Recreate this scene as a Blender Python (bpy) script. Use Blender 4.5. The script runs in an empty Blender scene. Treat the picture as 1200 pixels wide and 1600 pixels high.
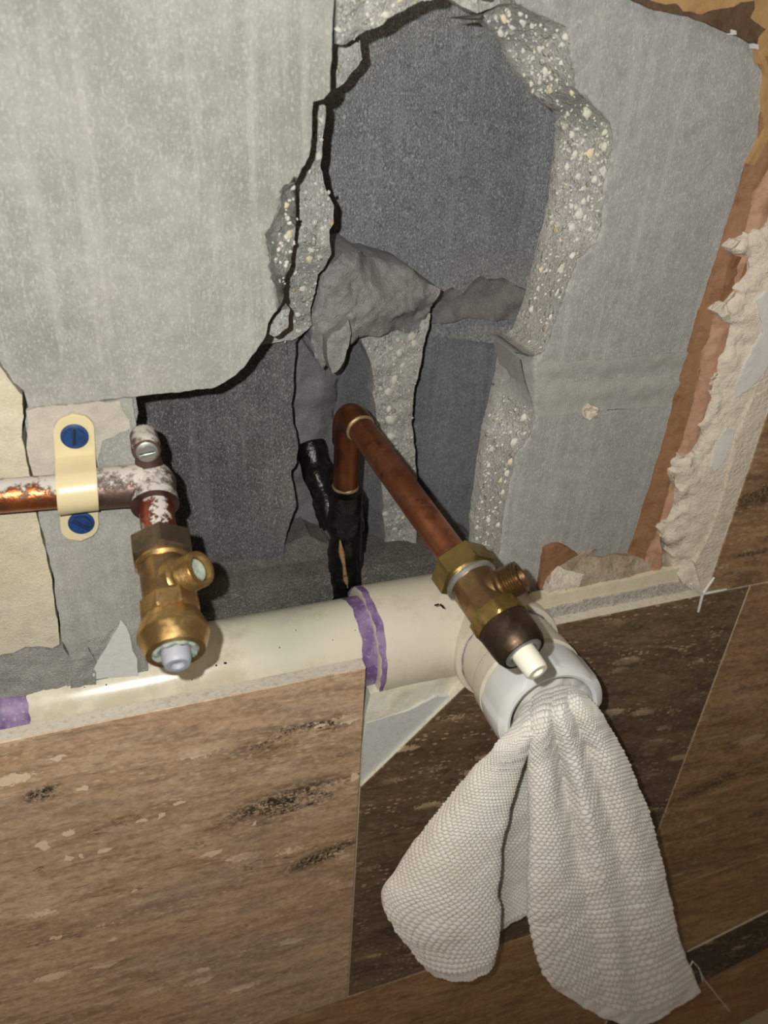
import bpy, bmesh, math, random
import numpy as np
from mathutils import Vector, Matrix
from mathutils.geometry import delaunay_2d_cdt

# ------------------------------------------------------------------ camera, light, exposure
# world axes: X along the wall to the right, Y into the wall, Z up; tile faces lie at Y = 0
FOC = 1208.66
M = np.array([[0.9414, -0.0543, -0.333], [-0.1309, 0.8509, -0.5088], [0.311, 0.5225, 0.7939]])
U_, S_, V_ = np.linalg.svd(M); M = U_ @ V_
DIST, HGT = 0.330, 1.20
CAM = np.array([0.0, -DIST, HGT])
def cam2w(c):
    w = M.T @ np.asarray(c, float)
    return np.array([w[0], w[2], -w[1]])
sc = bpy.context.scene
COL = sc.collection
cd = bpy.data.cameras.new('camera'); cam = bpy.data.objects.new('camera', cd); COL.objects.link(cam); sc.camera = cam
r_, u_, b_ = cam2w((1, 0, 0)), cam2w((0, -1, 0)), cam2w((0, 0, -1))
cam.matrix_world = Matrix(((r_[0], u_[0], b_[0], CAM[0]), (r_[1], u_[1], b_[1], CAM[1]), (r_[2], u_[2], b_[2], CAM[2]), (0, 0, 0, 1)))
cd.sensor_width = 36; cd.sensor_fit = 'AUTO'; cd.lens = FOC / 1600 * 36
cd.clip_start = 0.01; cd.clip_end = 20
cd.dof.use_dof = True; cd.dof.focus_distance = 0.45; cd.dof.aperture_fstop = 10
wd = bpy.data.worlds.new('room'); sc.world = wd; wd.use_nodes = True
wb = wd.node_tree.nodes['Background']; wb.inputs[0].default_value = (1.0, 0.78, 0.56, 1); wb.inputs[1].default_value = 0.07
ld = bpy.data.lights.new('phone_flash', 'POINT'); ld.energy = 6.3; ld.shadow_soft_size = 0.0022; ld.color = (1.0, 0.99, 0.95)
lo = bpy.data.objects.new('phone_flash', ld); COL.objects.link(lo)
lo.location = Vector(CAM + cam2w((-0.0195, -0.0125, 0.0)))
la = bpy.data.lights.new('ceiling_lamp', 'AREA'); la.shape = 'DISK'; la.size = 0.5; la.energy = 8; la.color = (1.0, 0.80, 0.58)
lao = bpy.data.objects.new('ceiling_lamp', la); COL.objects.link(lao); lao.location = (-0.9, -1.2, HGT + 1.1)
lao.rotation_euler = (Vector((0, 0, HGT - .2)) - lao.location).to_track_quat('-Z', 'Y').to_euler()
sc.view_settings.view_transform = 'Standard'; sc.view_settings.look = 'None'
sc.view_settings.exposure = 0.0; sc.view_settings.gamma = 1.0; sc.view_settings.use_curve_mapping = False

# ------------------------------------------------------------------ geometry helpers
def at(px, py, Y):
    """point of the plane Y = const that this pixel's ray meets"""
    w = cam2w(((px - 600) / FOC, (py - 800) / FOC, 1.0))
    return Vector(CAM + w * ((DIST + Y) / w[1]))
def at_n(P, Y):
    c = np.stack([(P[:, 0] - 600) / FOC, (P[:, 1] - 800) / FOC, np.ones(len(P))], 1)
    w = c @ M; w = np.stack([w[:, 0], w[:, 2], -w[:, 1]], 1)
    return CAM + w * ((DIST + Y) / w[:, 1])[:, None]

def hsh(i, j, k, seed):
    n = (i * 374761393 + j * 668265263 + k * 2147483647 + seed * 974634777) & 0xffffffff
    n = ((n ^ (n >> 13)) * 1274126177) & 0xffffffff
    n = (n ^ (n >> 16)) & 0xffffffff
    return n / 4294967295.0 * 2 - 1
def vnoise(P, s, seed=0):
    Q = P / s; I = np.floor(Q).astype(np.int64); F = Q - I; F = F * F * (3 - 2 * F); r = 0
    for a in (0, 1):
        for b in (0, 1):
            for c in (0, 1):
                w = (F[:, 0] if a else 1 - F[:, 0]) * (F[:, 1] if b else 1 - F[:, 1]) * (F[:, 2] if c else 1 - F[:, 2])
                r = r + w * hsh(I[:, 0] + a, I[:, 1] + b, I[:, 2] + c, seed)
    return r
def fbm(P, s, seed=0, o=4, g=0.55):
    r = 0; a = 1.0
    for k in range(o):
        r = r + a * vnoise(P, s / 2 ** k, seed + k * 17); a *= g
    return r
def in_poly(P, poly):
    poly = np.asarray(poly, float); x, y = P[:, 0], P[:, 1]; r = np.zeros(len(P), bool); n = len(poly)
    for i in range(n):
        x1, y1 = poly[i]; x2, y2 = poly[(i + 1) % n]
        if y1 == y2: continue
        c = ((y1 > y) != (y2 > y)) & (x < (x2 - x1) * (y - y1) / (y2 - y1) + x1)
        r ^= c
    return r
def dline(P, L, closed=False):
    L = np.asarray(L, float); d = np.full(len(P), 1e9)
    for i in range(len(L) if closed else len(L) - 1):
        a, b = L[i], L[(i + 1) % len(L)]; ab = b - a
        t = np.clip(((P - a) @ ab) / max(ab @ ab, 1e-9), 0, 1)
        d = np.minimum(d, np.hypot(*(P - a - t[:, None] * ab).T))
    return d

def finish(name, me, mat, parent, origin=None, smooth=45):
    o = bpy.data.objects.new(name, me); COL.objects.link(o)
    if mat: me.materials.append(mat)
    if origin is not None:
        me.transform(Matrix.Translation(-Vector(origin)))
    if parent is not None:
        o.parent = parent
    elif origin is not None: o.location = origin
    if smooth:
        me.shade_smooth()
        me.set_sharp_from_angle(angle=math.radians(smooth))
    else: me.shade_flat()
    me.update()
    return o
def loc_of(p):
    return Vector(p.location) if p is not None else None
def mesh(name, V, F, mat, parent=None, smooth=45, origin=None):
    me = bpy.data.meshes.new(name)
    me.from_pydata([tuple(v) for v in V], [], [tuple(f) for f in F]); me.validate()
    bm = bmesh.new(); bm.from_mesh(me); bmesh.ops.recalc_face_normals(bm, faces=bm.faces[:]); bm.to_mesh(me); bm.free()
    if parent is not None:                      # parts sit in their thing's own frame
        p = parent; off = Vector((0, 0, 0))
        while p is not None: off += Vector(p.location); p = p.parent
        me.transform(Matrix.Translation(-off))
    elif origin is not None:
        me.transform(Matrix.Translation(-Vector(origin)))
    o = bpy.data.objects.new(name, me); COL.objects.link(o)
    if parent is None and origin is not None: o.location = origin
    o.parent = parent
    if mat: me.materials.append(mat)
    if smooth: me.shade_smooth(); me.set_sharp_from_angle(angle=math.radians(smooth))
    return o
def empty(name, loc, label=None, cat=None, group=None, kind=None):
    o = bpy.data.objects.new(name, None); COL.objects.link(o); o.location = loc; o.empty_display_size = 0.01
    return tag(o, label, cat, group, kind)
def tag(o, label=None, cat=None, group=None, kind=None):
    if label: o['label'] = label
    if cat: o['category'] = cat
    if group: o['group'] = group
    if kind: o['kind'] = kind
    return o

RS = np.random.RandomState(7)
def densify(poly, step, jag, seed):
    out = []; n = len(poly)
    for i in range(n):
        a = np.array(poly[i], float); b = np.array(poly[(i + 1) % n], float)
        L = np.hypot(*(b - a)); far = (max(abs(a[0] - 600), abs(b[0] - 600)) > 760) or (min(a[1], b[1]) < -120) or max(a[1], b[1]) > 1750
        k = max(1, int(L / (step if not far else 60)))
        for j in range(k): out.append(a + (b - a) * j / k)
    P = np.array(out)
    if jag:
        Q = np.c_[P, np.zeros(len(P))]
        P = P + jag * np.c_[fbm(Q, 22, seed, 4, .7), fbm(Q, 22, seed + 5, 4, .7)]
    return P
INNER = {}
def relief(name, mat, outline, yfn, parent=None, step=6, jag=1.2, amp=0.0, sc_=0.01, oct_=4, back=0.0, seed=1, smooth=50, rim=0.0, clip=None, xyamp=0.0):
    """rough slab: front surface at depth yfn(pixels) given as real wall depth, side walls running back into the wall"""
    B = densify(outline, step, jag, seed)
    x0, y0 = np.maximum(B.min(0), [-120, -120]); x1, y1 = np.minimum(B.max(0), [1320, 1720])
    gx, gy = np.meshgrid(np.arange(x0, x1, step), np.arange(y0, y1, step * .87))
    gx = gx + (np.arange(gx.shape[0]) % 2)[:, None] * step * .5
    G = np.c_[gx.ravel(), gy.ravel()]; rs = np.random.RandomState(seed)
    G = G + rs.uniform(-.28, .28, G.shape) * step
    G = G[in_poly(G, B)]
    if len(G): G = G[dline(G, B, True) > step * .55]
    nb = len(B); A = np.vstack([B, G]) if len(G) else B
    vs, es, fs, ov, oe, of = delaunay_2d_cdt([Vector(p) for p in A], [], [list(range(nb))], 1, 1e-6)
    P = np.array([tuple(v) for v in vs])
    Y = yfn(P) if callable(yfn) else np.full(len(P), float(yfn))
    W = at_n(P, Y)
    if amp:
        a = amp(P) if callable(amp) else amp
        W[:, 1] += a * fbm(W, sc_, seed + 3, oct_)
        if xyamp:
            W[:, 0] += xyamp * fbm(W, sc_ * .7, seed + 31, 3); W[:, 2] += xyamp * fbm(W, sc_ * .7, seed + 47, 3)
    V = [tuple(w) for w in W]; F = [tuple(f) for f in fs]
    cnt = {}
    for f in F:
        for i in range(len(f)):
            e = (f[i], f[(i + 1) % len(f)]); cnt[e] = 1
    bd = [e for e in cnt if (e[1], e[0]) not in cnt]
    if back:
        mp = {}
        for e in bd:
            for v in e:
                if v not in mp:
                    w = W[v]; mp[v] = len(V)
                    yb = max(back, w[1] + .001)
                    V.append((w[0], yb, w[2]))
        for a, b in bd: F.append((b, a, mp[a], mp[b]))
    o = mesh(name, V, F, mat, parent, smooth)
    bs = set(v for e in bd for v in e); INNER[o.name] = [Vector(W[i]) for i in range(len(W)) if i not in bs]
    return o

def band(face, inner, Y0, Y1, pw=0.85):
    poly = list(face) + list(inner)[::-1]
    def f(P):
        i = in_poly(P, poly) | (dline(P, inner) < 1.5)
        a = dline(P, face); b = dline(P, inner)
        t = a / (a + b + 1e-6)
        return np.where(i, Y0 + (Y1 - Y0) * t ** pw, Y0)
    f.poly = poly
    return f

def frame(o, d, up=(0, 0, 1)):
    d = Vector(d).normalized(); x = Vector(up).cross(d)
    if x.length < 1e-4: x = Vector((1, 0, 0)).cross(d)
    x.normalize(); y = d.cross(x)
    return Matrix(((x.x, y.x, d.x, o[0]), (x.y, y.y, d.y, o[1]), (x.z, y.z, d.z, o[2]), (0, 0, 0, 1)))
def circ(n=48): return [2 * math.pi * i / n for i in range(n)]
def ngon(r, sides, th, rnd=0.0):
    a = math.pi / sides; t = ((th + a) % (2 * a)) - a
    q = r * math.cos(a) / math.cos(t)
    return q * (1 - rnd) + r * math.cos(a) * 1.03 * rnd
def loft(prof, mt, n=48, caps=(True, True)):
    """prof: list of (t, r) or (t, r, sides, round) rings along the local z axis"""
    V = []; F = []
    for p in prof:
        for th in circ(n):
            r = p[1] if len(p) < 3 else ngon(p[1], p[2], th + (p[4] if len(p) > 4 else 0), p[3])
            V.append(mt @ Vector((r * math.cos(th), r * math.sin(th), p[0])))
    for k in range(len(prof) - 1):
        for i in range(n):
            j = (i + 1) % n
            F.append((k * n + i, k * n + j, (k + 1) * n + j, (k + 1) * n + i))
    if caps[0]: F.append(tuple(range(n))[::-1])
    if caps[1]: F.append(tuple(range((len(prof) - 1) * n, len(prof) * n)))
    return V, F
def join(*vf):
    V = []; F = []
    for v, f in vf:
        b = len(V); V += list(v); F += [tuple(i + b for i in q) for q in f]
    return V, F
def tube(pts, rad, n=24, lump=0, seed=0, caps=True):
    pts = [Vector(p) for p in pts]; V = []; F = []; up = None
    for k, p in enumerate(pts):
        d = (pts[min(k + 1, len(pts) - 1)] - pts[max(k - 1, 0)]).normalized()
        if up is None:
            up = Vector((0, 0, 1)) if abs(d.z) < .9 else Vector((0, 1, 0))
        x = up.cross(d).normalized(); y = d.cross(x); up = y
        r = rad[k] if hasattr(rad, '__len__') else rad
        for th in circ(n): V.append(p + x * r * math.cos(th) + y * r * math.sin(th))
    if lump:
        A = np.array([tuple(v) for v in V]); N = fbm(A, .008, seed, 3)
        V2 = []
        for k, p in enumerate(pts):
            for i in range(n):
                v = V[k * n + i]; V2.append(v + (v - p).normalized() * lump * N[k * n + i])
        V = V2
    for k in range(len(pts) - 1):
        for i in range(n):
            j = (i + 1) % n; F.append((k * n + i, k * n + j, (k + 1) * n + j, (k + 1) * n + i))
    if caps:
        F.append(tuple(range(n))[::-1]); F.append(tuple(range((len(pts) - 1) * n, len(pts) * n)))
    return V, F
def line(a, b, k): return [Vector(a).lerp(Vector(b), i / k) for i in range(k + 1)]
def bend(a, c, b, r, k=10):
    """corner at c between a and b rounded with tangent length r"""
    a, b, c = Vector(a), Vector(b), Vector(c); p = c + (a - c).normalized() * r; q = c + (b - c).normalized() * r
    return [(1 - t) ** 2 * p + 2 * t * (1 - t) * c + t * t * q for t in [i / k for i in range(k + 1)]]
def box(mn, mx):
    x0, y0, z0 = mn; x1, y1, z1 = mx
    V = [(x0, y0, z0), (x1, y0, z0), (x1, y1, z0), (x0, y1, z0), (x0, y0, z1), (x1, y0, z1), (x1, y1, z1), (x0, y1, z1)]
    return V, [(0, 3, 2, 1), (4, 5, 6, 7), (0, 1, 5, 4), (1, 2, 6, 5), (2, 3, 7, 6), (3, 0, 4, 7)]
def xform(vf, m): return [m @ Vector(v) for v in vf[0]], vf[1]

# ------------------------------------------------------------------ materials
def lin(c):
    return tuple(((x / 255) / 12.92 if x / 255 <= .04045 else ((x / 255 + .055) / 1.055) ** 2.4) for x in c) + (1,)
class NT:
    def __init__(s, name, rough=.8, metal=0, spec=.5):
        s.m = bpy.data.materials.new(name); s.m.use_nodes = True; s.t = s.m.node_tree; s.b = s.t.nodes['Principled BSDF']
        s.b.inputs['Roughness'].default_value = rough; s.b.inputs['Metallic'].default_value = metal
        s.b.inputs['Specular IOR Level'].default_value = spec
        tc = s.t.nodes.new('ShaderNodeTexCoord'); s.co = tc.outputs['Object']
    def n(s, k, **kw):
        o = s.t.nodes.new(k)
        for a, v in kw.items(): setattr(o, a, v)
        return o
    def link(s, a, b): s.t.links.new(a, b)
    def mapping(s, scale=(1, 1, 1), rot=(0, 0, 0), loc=(0, 0, 0), src=None):
        m = s.n('ShaderNodeMapping'); m.inputs['Scale'].default_value = scale; m.inputs['Rotation'].default_value = rot; m.inputs['Location'].default_value = loc
        s.link(src or s.co, m.inputs[0]); return m.outputs[0]
    def noise(s, scale, detail=4, rough=.55, co=None, dist=0):
        k = s.n('ShaderNodeTexNoise'); k.inputs['Scale'].default_value = scale; k.inputs['Detail'].default_value = detail
        k.inputs['Roughness'].default_value = rough; k.inputs['Distortion'].default_value = dist
        s.link(co or s.co, k.inputs['Vector']); return k.outputs['Fac']
    def voro(s, scale, co=None, feat='F1', rnd=1):
        k = s.n('ShaderNodeTexVoronoi'); k.feature = feat; k.inputs['Scale'].default_value = scale; k.inputs['Randomness'].default_value = rnd
        s.link(co or s.co, k.inputs['Vector']); return k
    def ramp(s, src, a, b, c0=(0, 0, 0, 1), c1=(1, 1, 1, 1)):
        if a > b: a, b, c0, c1 = b, a, c1, c0
        k = s.n('ShaderNodeValToRGB'); e = k.color_ramp.elements; e[0].position = a; e[1].position = b; e[0].color = c0; e[1].color = c1
        s.link(src, k.inputs[0]); return k.outputs[0]
    def math(s, op, a, b=None, clamp=False):
        k = s.n('ShaderNodeMath', operation=op); k.use_clamp = clamp
        for i, v in enumerate((a, b)):
            if v is None: continue
            if hasattr(v, 'default_value'): s.link(v, k.inputs[i])
            else: k.inputs[i].default_value = v
        return k.outputs[0]
    def mix(s, fac, a, b, mode='MIX'):
        k = s.n('ShaderNodeMix', data_type='RGBA', blend_type=mode)
        for i, v in ((0, fac), (6, a), (7, b)):
            if hasattr(v, 'default_value'): s.link(v, k.inputs[i])
            else: k.inputs[i].default_value = v
        return k.outputs[2]
    def bump(s, h, dist, strength=1.0, prev=None):
        k = s.n('ShaderNodeBump'); k.inputs['Distance'].default_value = dist; k.inputs['Strength'].default_value = strength
        s.link(h, k.inputs['Height'])
        if prev is not None: s.link(prev, k.inputs['Normal'])
        return k.outputs[0]
    def out(s, col, nrm=None, rough=None):
        if hasattr(col, 'default_value'): s.link(col, s.b.inputs['Base Color'])
        else: s.b.inputs['Base Color'].default_value = col
        if nrm is not None: s.link(nrm, s.b.inputs['Normal'])
        if rough is not None: s.link(rough, s.b.inputs['Roughness'])
        return s.m

def concrete(name, base, dark, light, speck=.5, bump=.0006, blotch=None, agg=0.0, aggc=(205, 198, 180), streak=True, bfac=.6):
    k = NT(name, .92, spec=.25)
    big = k.noise(16, 5, .6); mid = k.noise(130, 5, .65); co = k.mapping((1, 1, .55)) if streak else k.co
    fine = k.noise(1150, 3, .7, co)
    c = k.mix(k.ramp(big, .35, .68), lin(base), lin(light))
    c = k.mix(k.math('MULTIPLY', k.ramp(mid, .60, .34), .25), c, lin(dark))
    fl = k.noise(1250, 3, .6, k.mapping((1, 1, .5), loc=(2, 5, 1)) if streak else k.co)
    c = k.mix(k.math('MULTIPLY', k.ramp(fine, .52, .40), speck), c, lin(dark))
    c = k.mix(k.math('MULTIPLY', k.ramp(fl, .54, .64), speck * 1.1), c, lin([min(255, v + 52) for v in light]))
    if streak:
        c = k.mix(k.math('MULTIPLY', k.ramp(k.noise(1, 5, .6, k.mapping((170, 60, 9))), .52, .70), .35), c, lin([min(255, v + 22) for v in light]))
    if blotch:
        b = k.noise(11, 3, .5, k.mapping(loc=(3.1, 1.7, .4)))
        c = k.mix(k.math('MULTIPLY', k.ramp(b, .48, .72), bfac), c, lin(blotch))
    h = k.math('ADD', k.math('MULTIPLY', fine, .8), k.math('MULTIPLY', mid, 1.0))
    if agg:
        for sc__, th, seed in ((210, .40, 1.3), (430, .42, 4.1)):
            v = k.voro(sc__, k.mapping(loc=(seed, seed, seed)))
            mask = k.ramp(v.outputs['Distance'], th, th - .1)
            keep = k.math('GREATER_THAN', k.n('ShaderNodeSeparateColor').outputs[0], 0) if 0 else None
            sp = k.n('ShaderNodeSeparateColor'); k.link(v.outputs['Color'], sp.inputs[0])
            mask = k.math('MULTIPLY', mask, k.ramp(sp.outputs[0], 1 - agg, 1 - agg + .02))
            tone = k.mix(sp.outputs[1], lin(aggc), lin((150, 146, 138)))
            tone = k.mix(k.ramp(sp.outputs[2], .9, .93), tone, lin((200, 184, 140)))
            c = k.mix(k.math('MULTIPLY', mask, .9), c, tone)
            h = k.math('ADD', h, k.math('MULTIPLY', mask, .5))
    return k.out(c, k.bump(h, bump))

def travertine(name, base, mid, dark, vein=.5, pit=.5, seed=0.0, ang=-.06, rough=.42, warm=(176, 120, 70), spots=(), grey=(158, 146, 130), dots=.4, fills=(), pitc=(206, 182, 150)):
    k = NT(name, rough, spec=.45)
    co = k.mapping((1, 1, 1), (0, ang, 0), (seed, 0, seed * .7))
    a = k.noise(1, 8, .62, k.mapping((3.5, 3, 26), src=co), .5)
    b = k.noise(1, 8, .72, k.mapping((22, 14, 105), src=co), .4)
    w = k.noise(1, 5, .6, k.mapping((6, 5, 18), loc=(9, 0, 4), src=co), .8)
    gq = k.noise(1, 5, .6, k.mapping((7, 5, 22), loc=(3, 0, 8), src=co), .8)
    mot = k.noise(1, 6, .75, k.mapping((150, 150, 260), src=co))
    c = k.mix(k.ramp(a, .34, .64), lin(mid), lin(base))
    c = k.mix(k.math('MULTIPLY', k.ramp(w, .52, .72), .5), c, lin(warm))
    c = k.mix(k.math('MULTIPLY', k.ramp(gq, .50, .66), .45), c, lin(grey))
    c = k.mix(k.math('MULTIPLY', k.ramp(b, .46, .62), .62), c, lin(dark))
    c = k.mix(k.math('MULTIPLY', k.ramp(k.noise(1, 6, .7, k.mapping((30, 20, 120), loc=(4, 0, 3), src=co), .4), .54, .68), .5), c, lin([min(255, q + 22) for q in base]))
    c = k.mix(k.math('MULTIPLY', k.ramp(mot, .50, .66), .55), c, lin(dark))
    c = k.mix(k.math('MULTIPLY', k.ramp(mot, .46, .32), .45), c, lin([min(255, q + 26) for q in base]))
    # charcoal mineral veins: thin everywhere, thick inside the stained patches
    vn = k.noise(1, 10, .82, k.mapping((14, 9, 50), loc=(seed * 3, 0, 2), src=co), 1.0)
    gr = k.noise(460, 4, .75)
    thr = k.ramp(vn, .645, .69)
    for (sx, sz, rx, rz, an) in spots:
        mp = k.n('ShaderNodeMapping', vector_type='TEXTURE'); mp.inputs['Location'].default_value = (sx, 0, sz); mp.inputs['Rotation'].default_value = (0, an, 0); mp.inputs['Scale'].default_value = (rx, 1e3, rz)
        k.link(k.co, mp.inputs[0]); ln = k.n('ShaderNodeVectorMath', operation='LENGTH'); k.link(mp.outputs[0], ln.inputs[0])
        sm = k.ramp(ln.outputs['Value'], 1.0, .45)
        q = k.math('MULTIPLY', sm, k.ramp(vn, .42, .52)); thr = k.math('MAXIMUM', thr, q)
    vm = k.math('MULTIPLY', thr, k.ramp(gr, .38, .54))
    c = k.mix(k.math('MULTIPLY', vm, vein), c, lin((34, 30, 26)))
    # hairline cracks along the bedding, some dark and some filled pale
    cr = k.noise(1, 7, .6, k.mapping((10, 8, 42), loc=(7, 0, seed), src=co), 1.2)
    ridge = k.ramp(k.math('ABSOLUTE', k.math('SUBTRACT', cr, .5)), .010, .002)
    sel = k.noise(1, 2, .5, k.mapping((16, 12, 40), loc=(1, 0, 6), src=co))
    c = k.mix(k.math('MULTIPLY', k.math('MULTIPLY', ridge, k.ramp(sel, .56, .62)), .7), c, lin((44, 36, 30)))
    c = k.mix(k.math('MULTIPLY', k.math('MULTIPLY', ridge, k.ramp(sel, .42, .37)), .6), c, lin((206, 186, 156)))
    # filled pits, drawn out along the bedding
    def pits(scl, keep, lo, hi, off):
        v = k.voro(1, k.mapping(scl, loc=off, src=co)); sp = k.n('ShaderNodeSeparateColor'); k.link(v.outputs['Color'], sp.inputs[0])
        ed = k.math('ADD', v.outputs['Distance'], k.math('MULTIPLY', k.math('SUBTRACT', k.noise(420, 4), .5), .7))
        return k.math('MULTIPLY', k.ramp(ed, hi, lo), k.ramp(sp.outputs[0], keep, keep + .01))
    rgn = k.ramp(k.noise(1, 4, .6, k.mapping((8, 9, 34), loc=(5, 0, seed), src=co)), .45, .58)
    pm = k.math('MULTIPLY', pits((30, 30, 88), .70, .30, .40, (0, 0, 0)), rgn)
    pm2 = k.math('MULTIPLY', pits((190, 190, 420), .66, .28, .42, (3, 0, 1)), k.math('ADD', k.math('MULTIPLY', rgn, .8), .2))
    tot = k.math('ADD', k.math('MULTIPLY', pm, pit), k.math('MULTIPLY', pm2, dots), True)
    if fills:
        wob = k.n('ShaderNodeTexNoise'); wob.inputs['Scale'].default_value = 170; wob.inputs['Detail'].default_value = 5; k.link(k.co, wob.inputs['Vector'])
        wv = k.n('ShaderNodeVectorMath', operation='SUBTRACT'); k.link(wob.outputs['Color'], wv.inputs[0]); wv.inputs[1].default_value = (.5, .5, .5)
        ws = k.n('ShaderNodeVectorMath', operation='SCALE'); k.link(wv.outputs[0], ws.inputs[0]); ws.inputs['Scale'].default_value = .009
        wa = k.n('ShaderNodeVectorMath', operation='ADD'); k.link(k.co, wa.inputs[0]); k.link(ws.outputs[0], wa.inputs[1])
        for (sx, sz, rx, rz, an) in fills:
            mp = k.n('ShaderNodeMapping', vector_type='TEXTURE'); mp.inputs['Location'].default_value = (sx, 0, sz); mp.inputs['Rotation'].default_value = (0, an, 0); mp.inputs['Scale'].default_value = (rx, 1e3, rz)
            k.link(wa.outputs[0], mp.inputs[0]); ln = k.n('ShaderNodeVectorMath', operation='LENGTH'); k.link(mp.outputs[0], ln.inputs[0])
            tot = k.math('MAXIMUM', tot, k.math('MULTIPLY', k.ramp(ln.outputs['Value'], 1.05, .85), .85))
    c = k.mix(tot, c, lin(pitc))
    h = k.math('SUBTRACT', k.math('MULTIPLY', mot, .4), pm)
    return k.out(c, k.bump(h, .0003, .6))

def plain(name, col, rough=.5, metal=0, dirt=None, dscale=60, damt=.5, dlo=.5, dhi=.7, bump=0, bscale=300, spec=.5, trans=0, sub=0, col2=None):
    k = NT(name, rough, metal, spec); c = lin(col)
    if col2: c = k.mix(k.ramp(k.noise(40, 5, .6), .35, .65), c, lin(col2))
    if dirt:
        c = k.mix(k.math('MULTIPLY', k.ramp(k.noise(dscale, 6, .65), dlo, dhi), damt), c, lin(dirt))
    nr = k.bump(k.noise(bscale, 4, .6), bump) if bump else None
    if trans: k.b.inputs['Transmission Weight'].default_value = trans
    if sub:
        k.b.inputs['Subsurface Weight'].default_value = sub; k.b.inputs['Subsurface Scale'].default_value = .003
    return k.out(c, nr)

M_FACE = concrete('concrete face', (142, 141, 135), (114, 112, 107), (166, 165, 158), .24, .00045, (182, 181, 170), bfac=.4)
M_FACE_R = concrete('concrete face right', (156, 155, 152), (120, 119, 117), (172, 172, 168), .26, .0004)
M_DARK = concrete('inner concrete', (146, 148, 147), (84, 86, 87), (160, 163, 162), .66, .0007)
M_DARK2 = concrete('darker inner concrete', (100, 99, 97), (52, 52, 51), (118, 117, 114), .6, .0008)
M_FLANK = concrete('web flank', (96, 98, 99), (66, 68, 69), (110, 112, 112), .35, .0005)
M_JOINT = concrete('worn mortar joint', (162, 161, 156), (134, 133, 129), (176, 175, 170), .14, .0006, streak=False)
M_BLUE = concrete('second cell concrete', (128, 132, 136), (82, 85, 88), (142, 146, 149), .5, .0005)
M_AGG = concrete('broken concrete with aggregate', (172, 170, 165), (116, 114, 110), (190, 188, 182), .45, .0012, None, .30, (216, 212, 200))
M_MORT = concrete('grey mortar', (156, 155, 152), (118, 118, 116), (180, 178, 173), .25, .0016, (186, 182, 168), streak=False, bfac=.4)
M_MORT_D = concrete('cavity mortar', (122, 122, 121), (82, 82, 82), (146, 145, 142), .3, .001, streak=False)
M_STONE = concrete('cream coated block', (196, 189, 166), (168, 160, 138), (212, 206, 184), .16, .0007, (204, 190, 140), streak=False)
M_SMEAR = concrete('smooth mortar smear', (178, 172, 160), (150, 143, 132), (196, 190, 178), .12, .0004, streak=False)
M_PEB = plain('pebble', (212, 209, 200), .85, dirt=(160, 156, 148), dscale=180, col2=(206, 202, 190))
M_PEBY = plain('yellow pebble', (212, 202, 166), .85, dirt=(170, 160, 130), dscale=180)
M_ADH = plain('brown adhesive', (142, 106, 76), .6, dirt=(112, 80, 54), dscale=110, damt=.8, bump=.0008, bscale=160, spec=.3)
M_ADHL = plain('light brown paper', (176, 138, 112), .7, dirt=(138, 100, 72), dscale=120, damt=.6, bump=.0006, bscale=240)
M_PAPER = plain('ochre wall lining', (180, 144, 98), .6, dirt=(148, 108, 66), dscale=45, damt=.7, bump=.0008, bscale=90)
M_CHAR = plain('scraped dark brown lining', (98, 76, 58), .7, dirt=(56, 40, 30), dscale=90, damt=.8, bump=.001, bscale=160)
M_PLAS = plain('white crumbly plaster', (214, 204, 190), .9, dirt=(186, 172, 154), dscale=120, damt=.6, bump=.0012, bscale=420, spec=.2)
M_PLASC = plain('smooth pale plaster', (208, 207, 200), .7, dirt=(176, 176, 172), dscale=80, damt=.5, bump=.0003, bscale=300)
M_THIN = plain('cream thinset', (222, 216, 190), .65, dirt=(196, 192, 176), dscale=60, damt=.7, bump=.0006, bscale=140, col2=(214, 214, 206))
M_THINW = plain('pale smooth thinset', (206, 208, 206), .6, dirt=(170, 172, 170), dscale=240, damt=.35, bump=.0003, bscale=300)
M_BEAD = plain('cream caulk bead', (222, 213, 188), .55, dirt=(200, 186, 152), dscale=90, damt=.4, bump=.0003)
M_SAND = plain('sandy mortar', (152, 134, 114), .9, dirt=(140, 120, 98), dscale=110, damt=.8, bump=.0014, bscale=380, spec=.2, col2=(178, 166, 150))
M_GREYG = plain('grey gritty bedding', (192, 187, 178), .9, dirt=(120, 114, 108), dscale=420, damt=.8, bump=.0012, bscale=600, spec=.2)
M_FOIL = plain('shiny torn membrane', (150, 152, 156), .35, .5, dirt=(40, 42, 46), dscale=220, damt=.9, bump=.002, bscale=300)
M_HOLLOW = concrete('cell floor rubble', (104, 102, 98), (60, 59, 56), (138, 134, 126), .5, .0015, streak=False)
def spot(x0, y0, x1, y1, h):
    """a stain between two points of the tile face, h metres high"""
    a, b = at(x0, y0, 0), at(x1, y1, 0); o = Vector((0, 0, HGT - .15)); m = (a + b) / 2 - o; d = b - a
    return (m.x, m.z, d.length / 2, h, -math.atan2(d.z, d.x))
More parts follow.
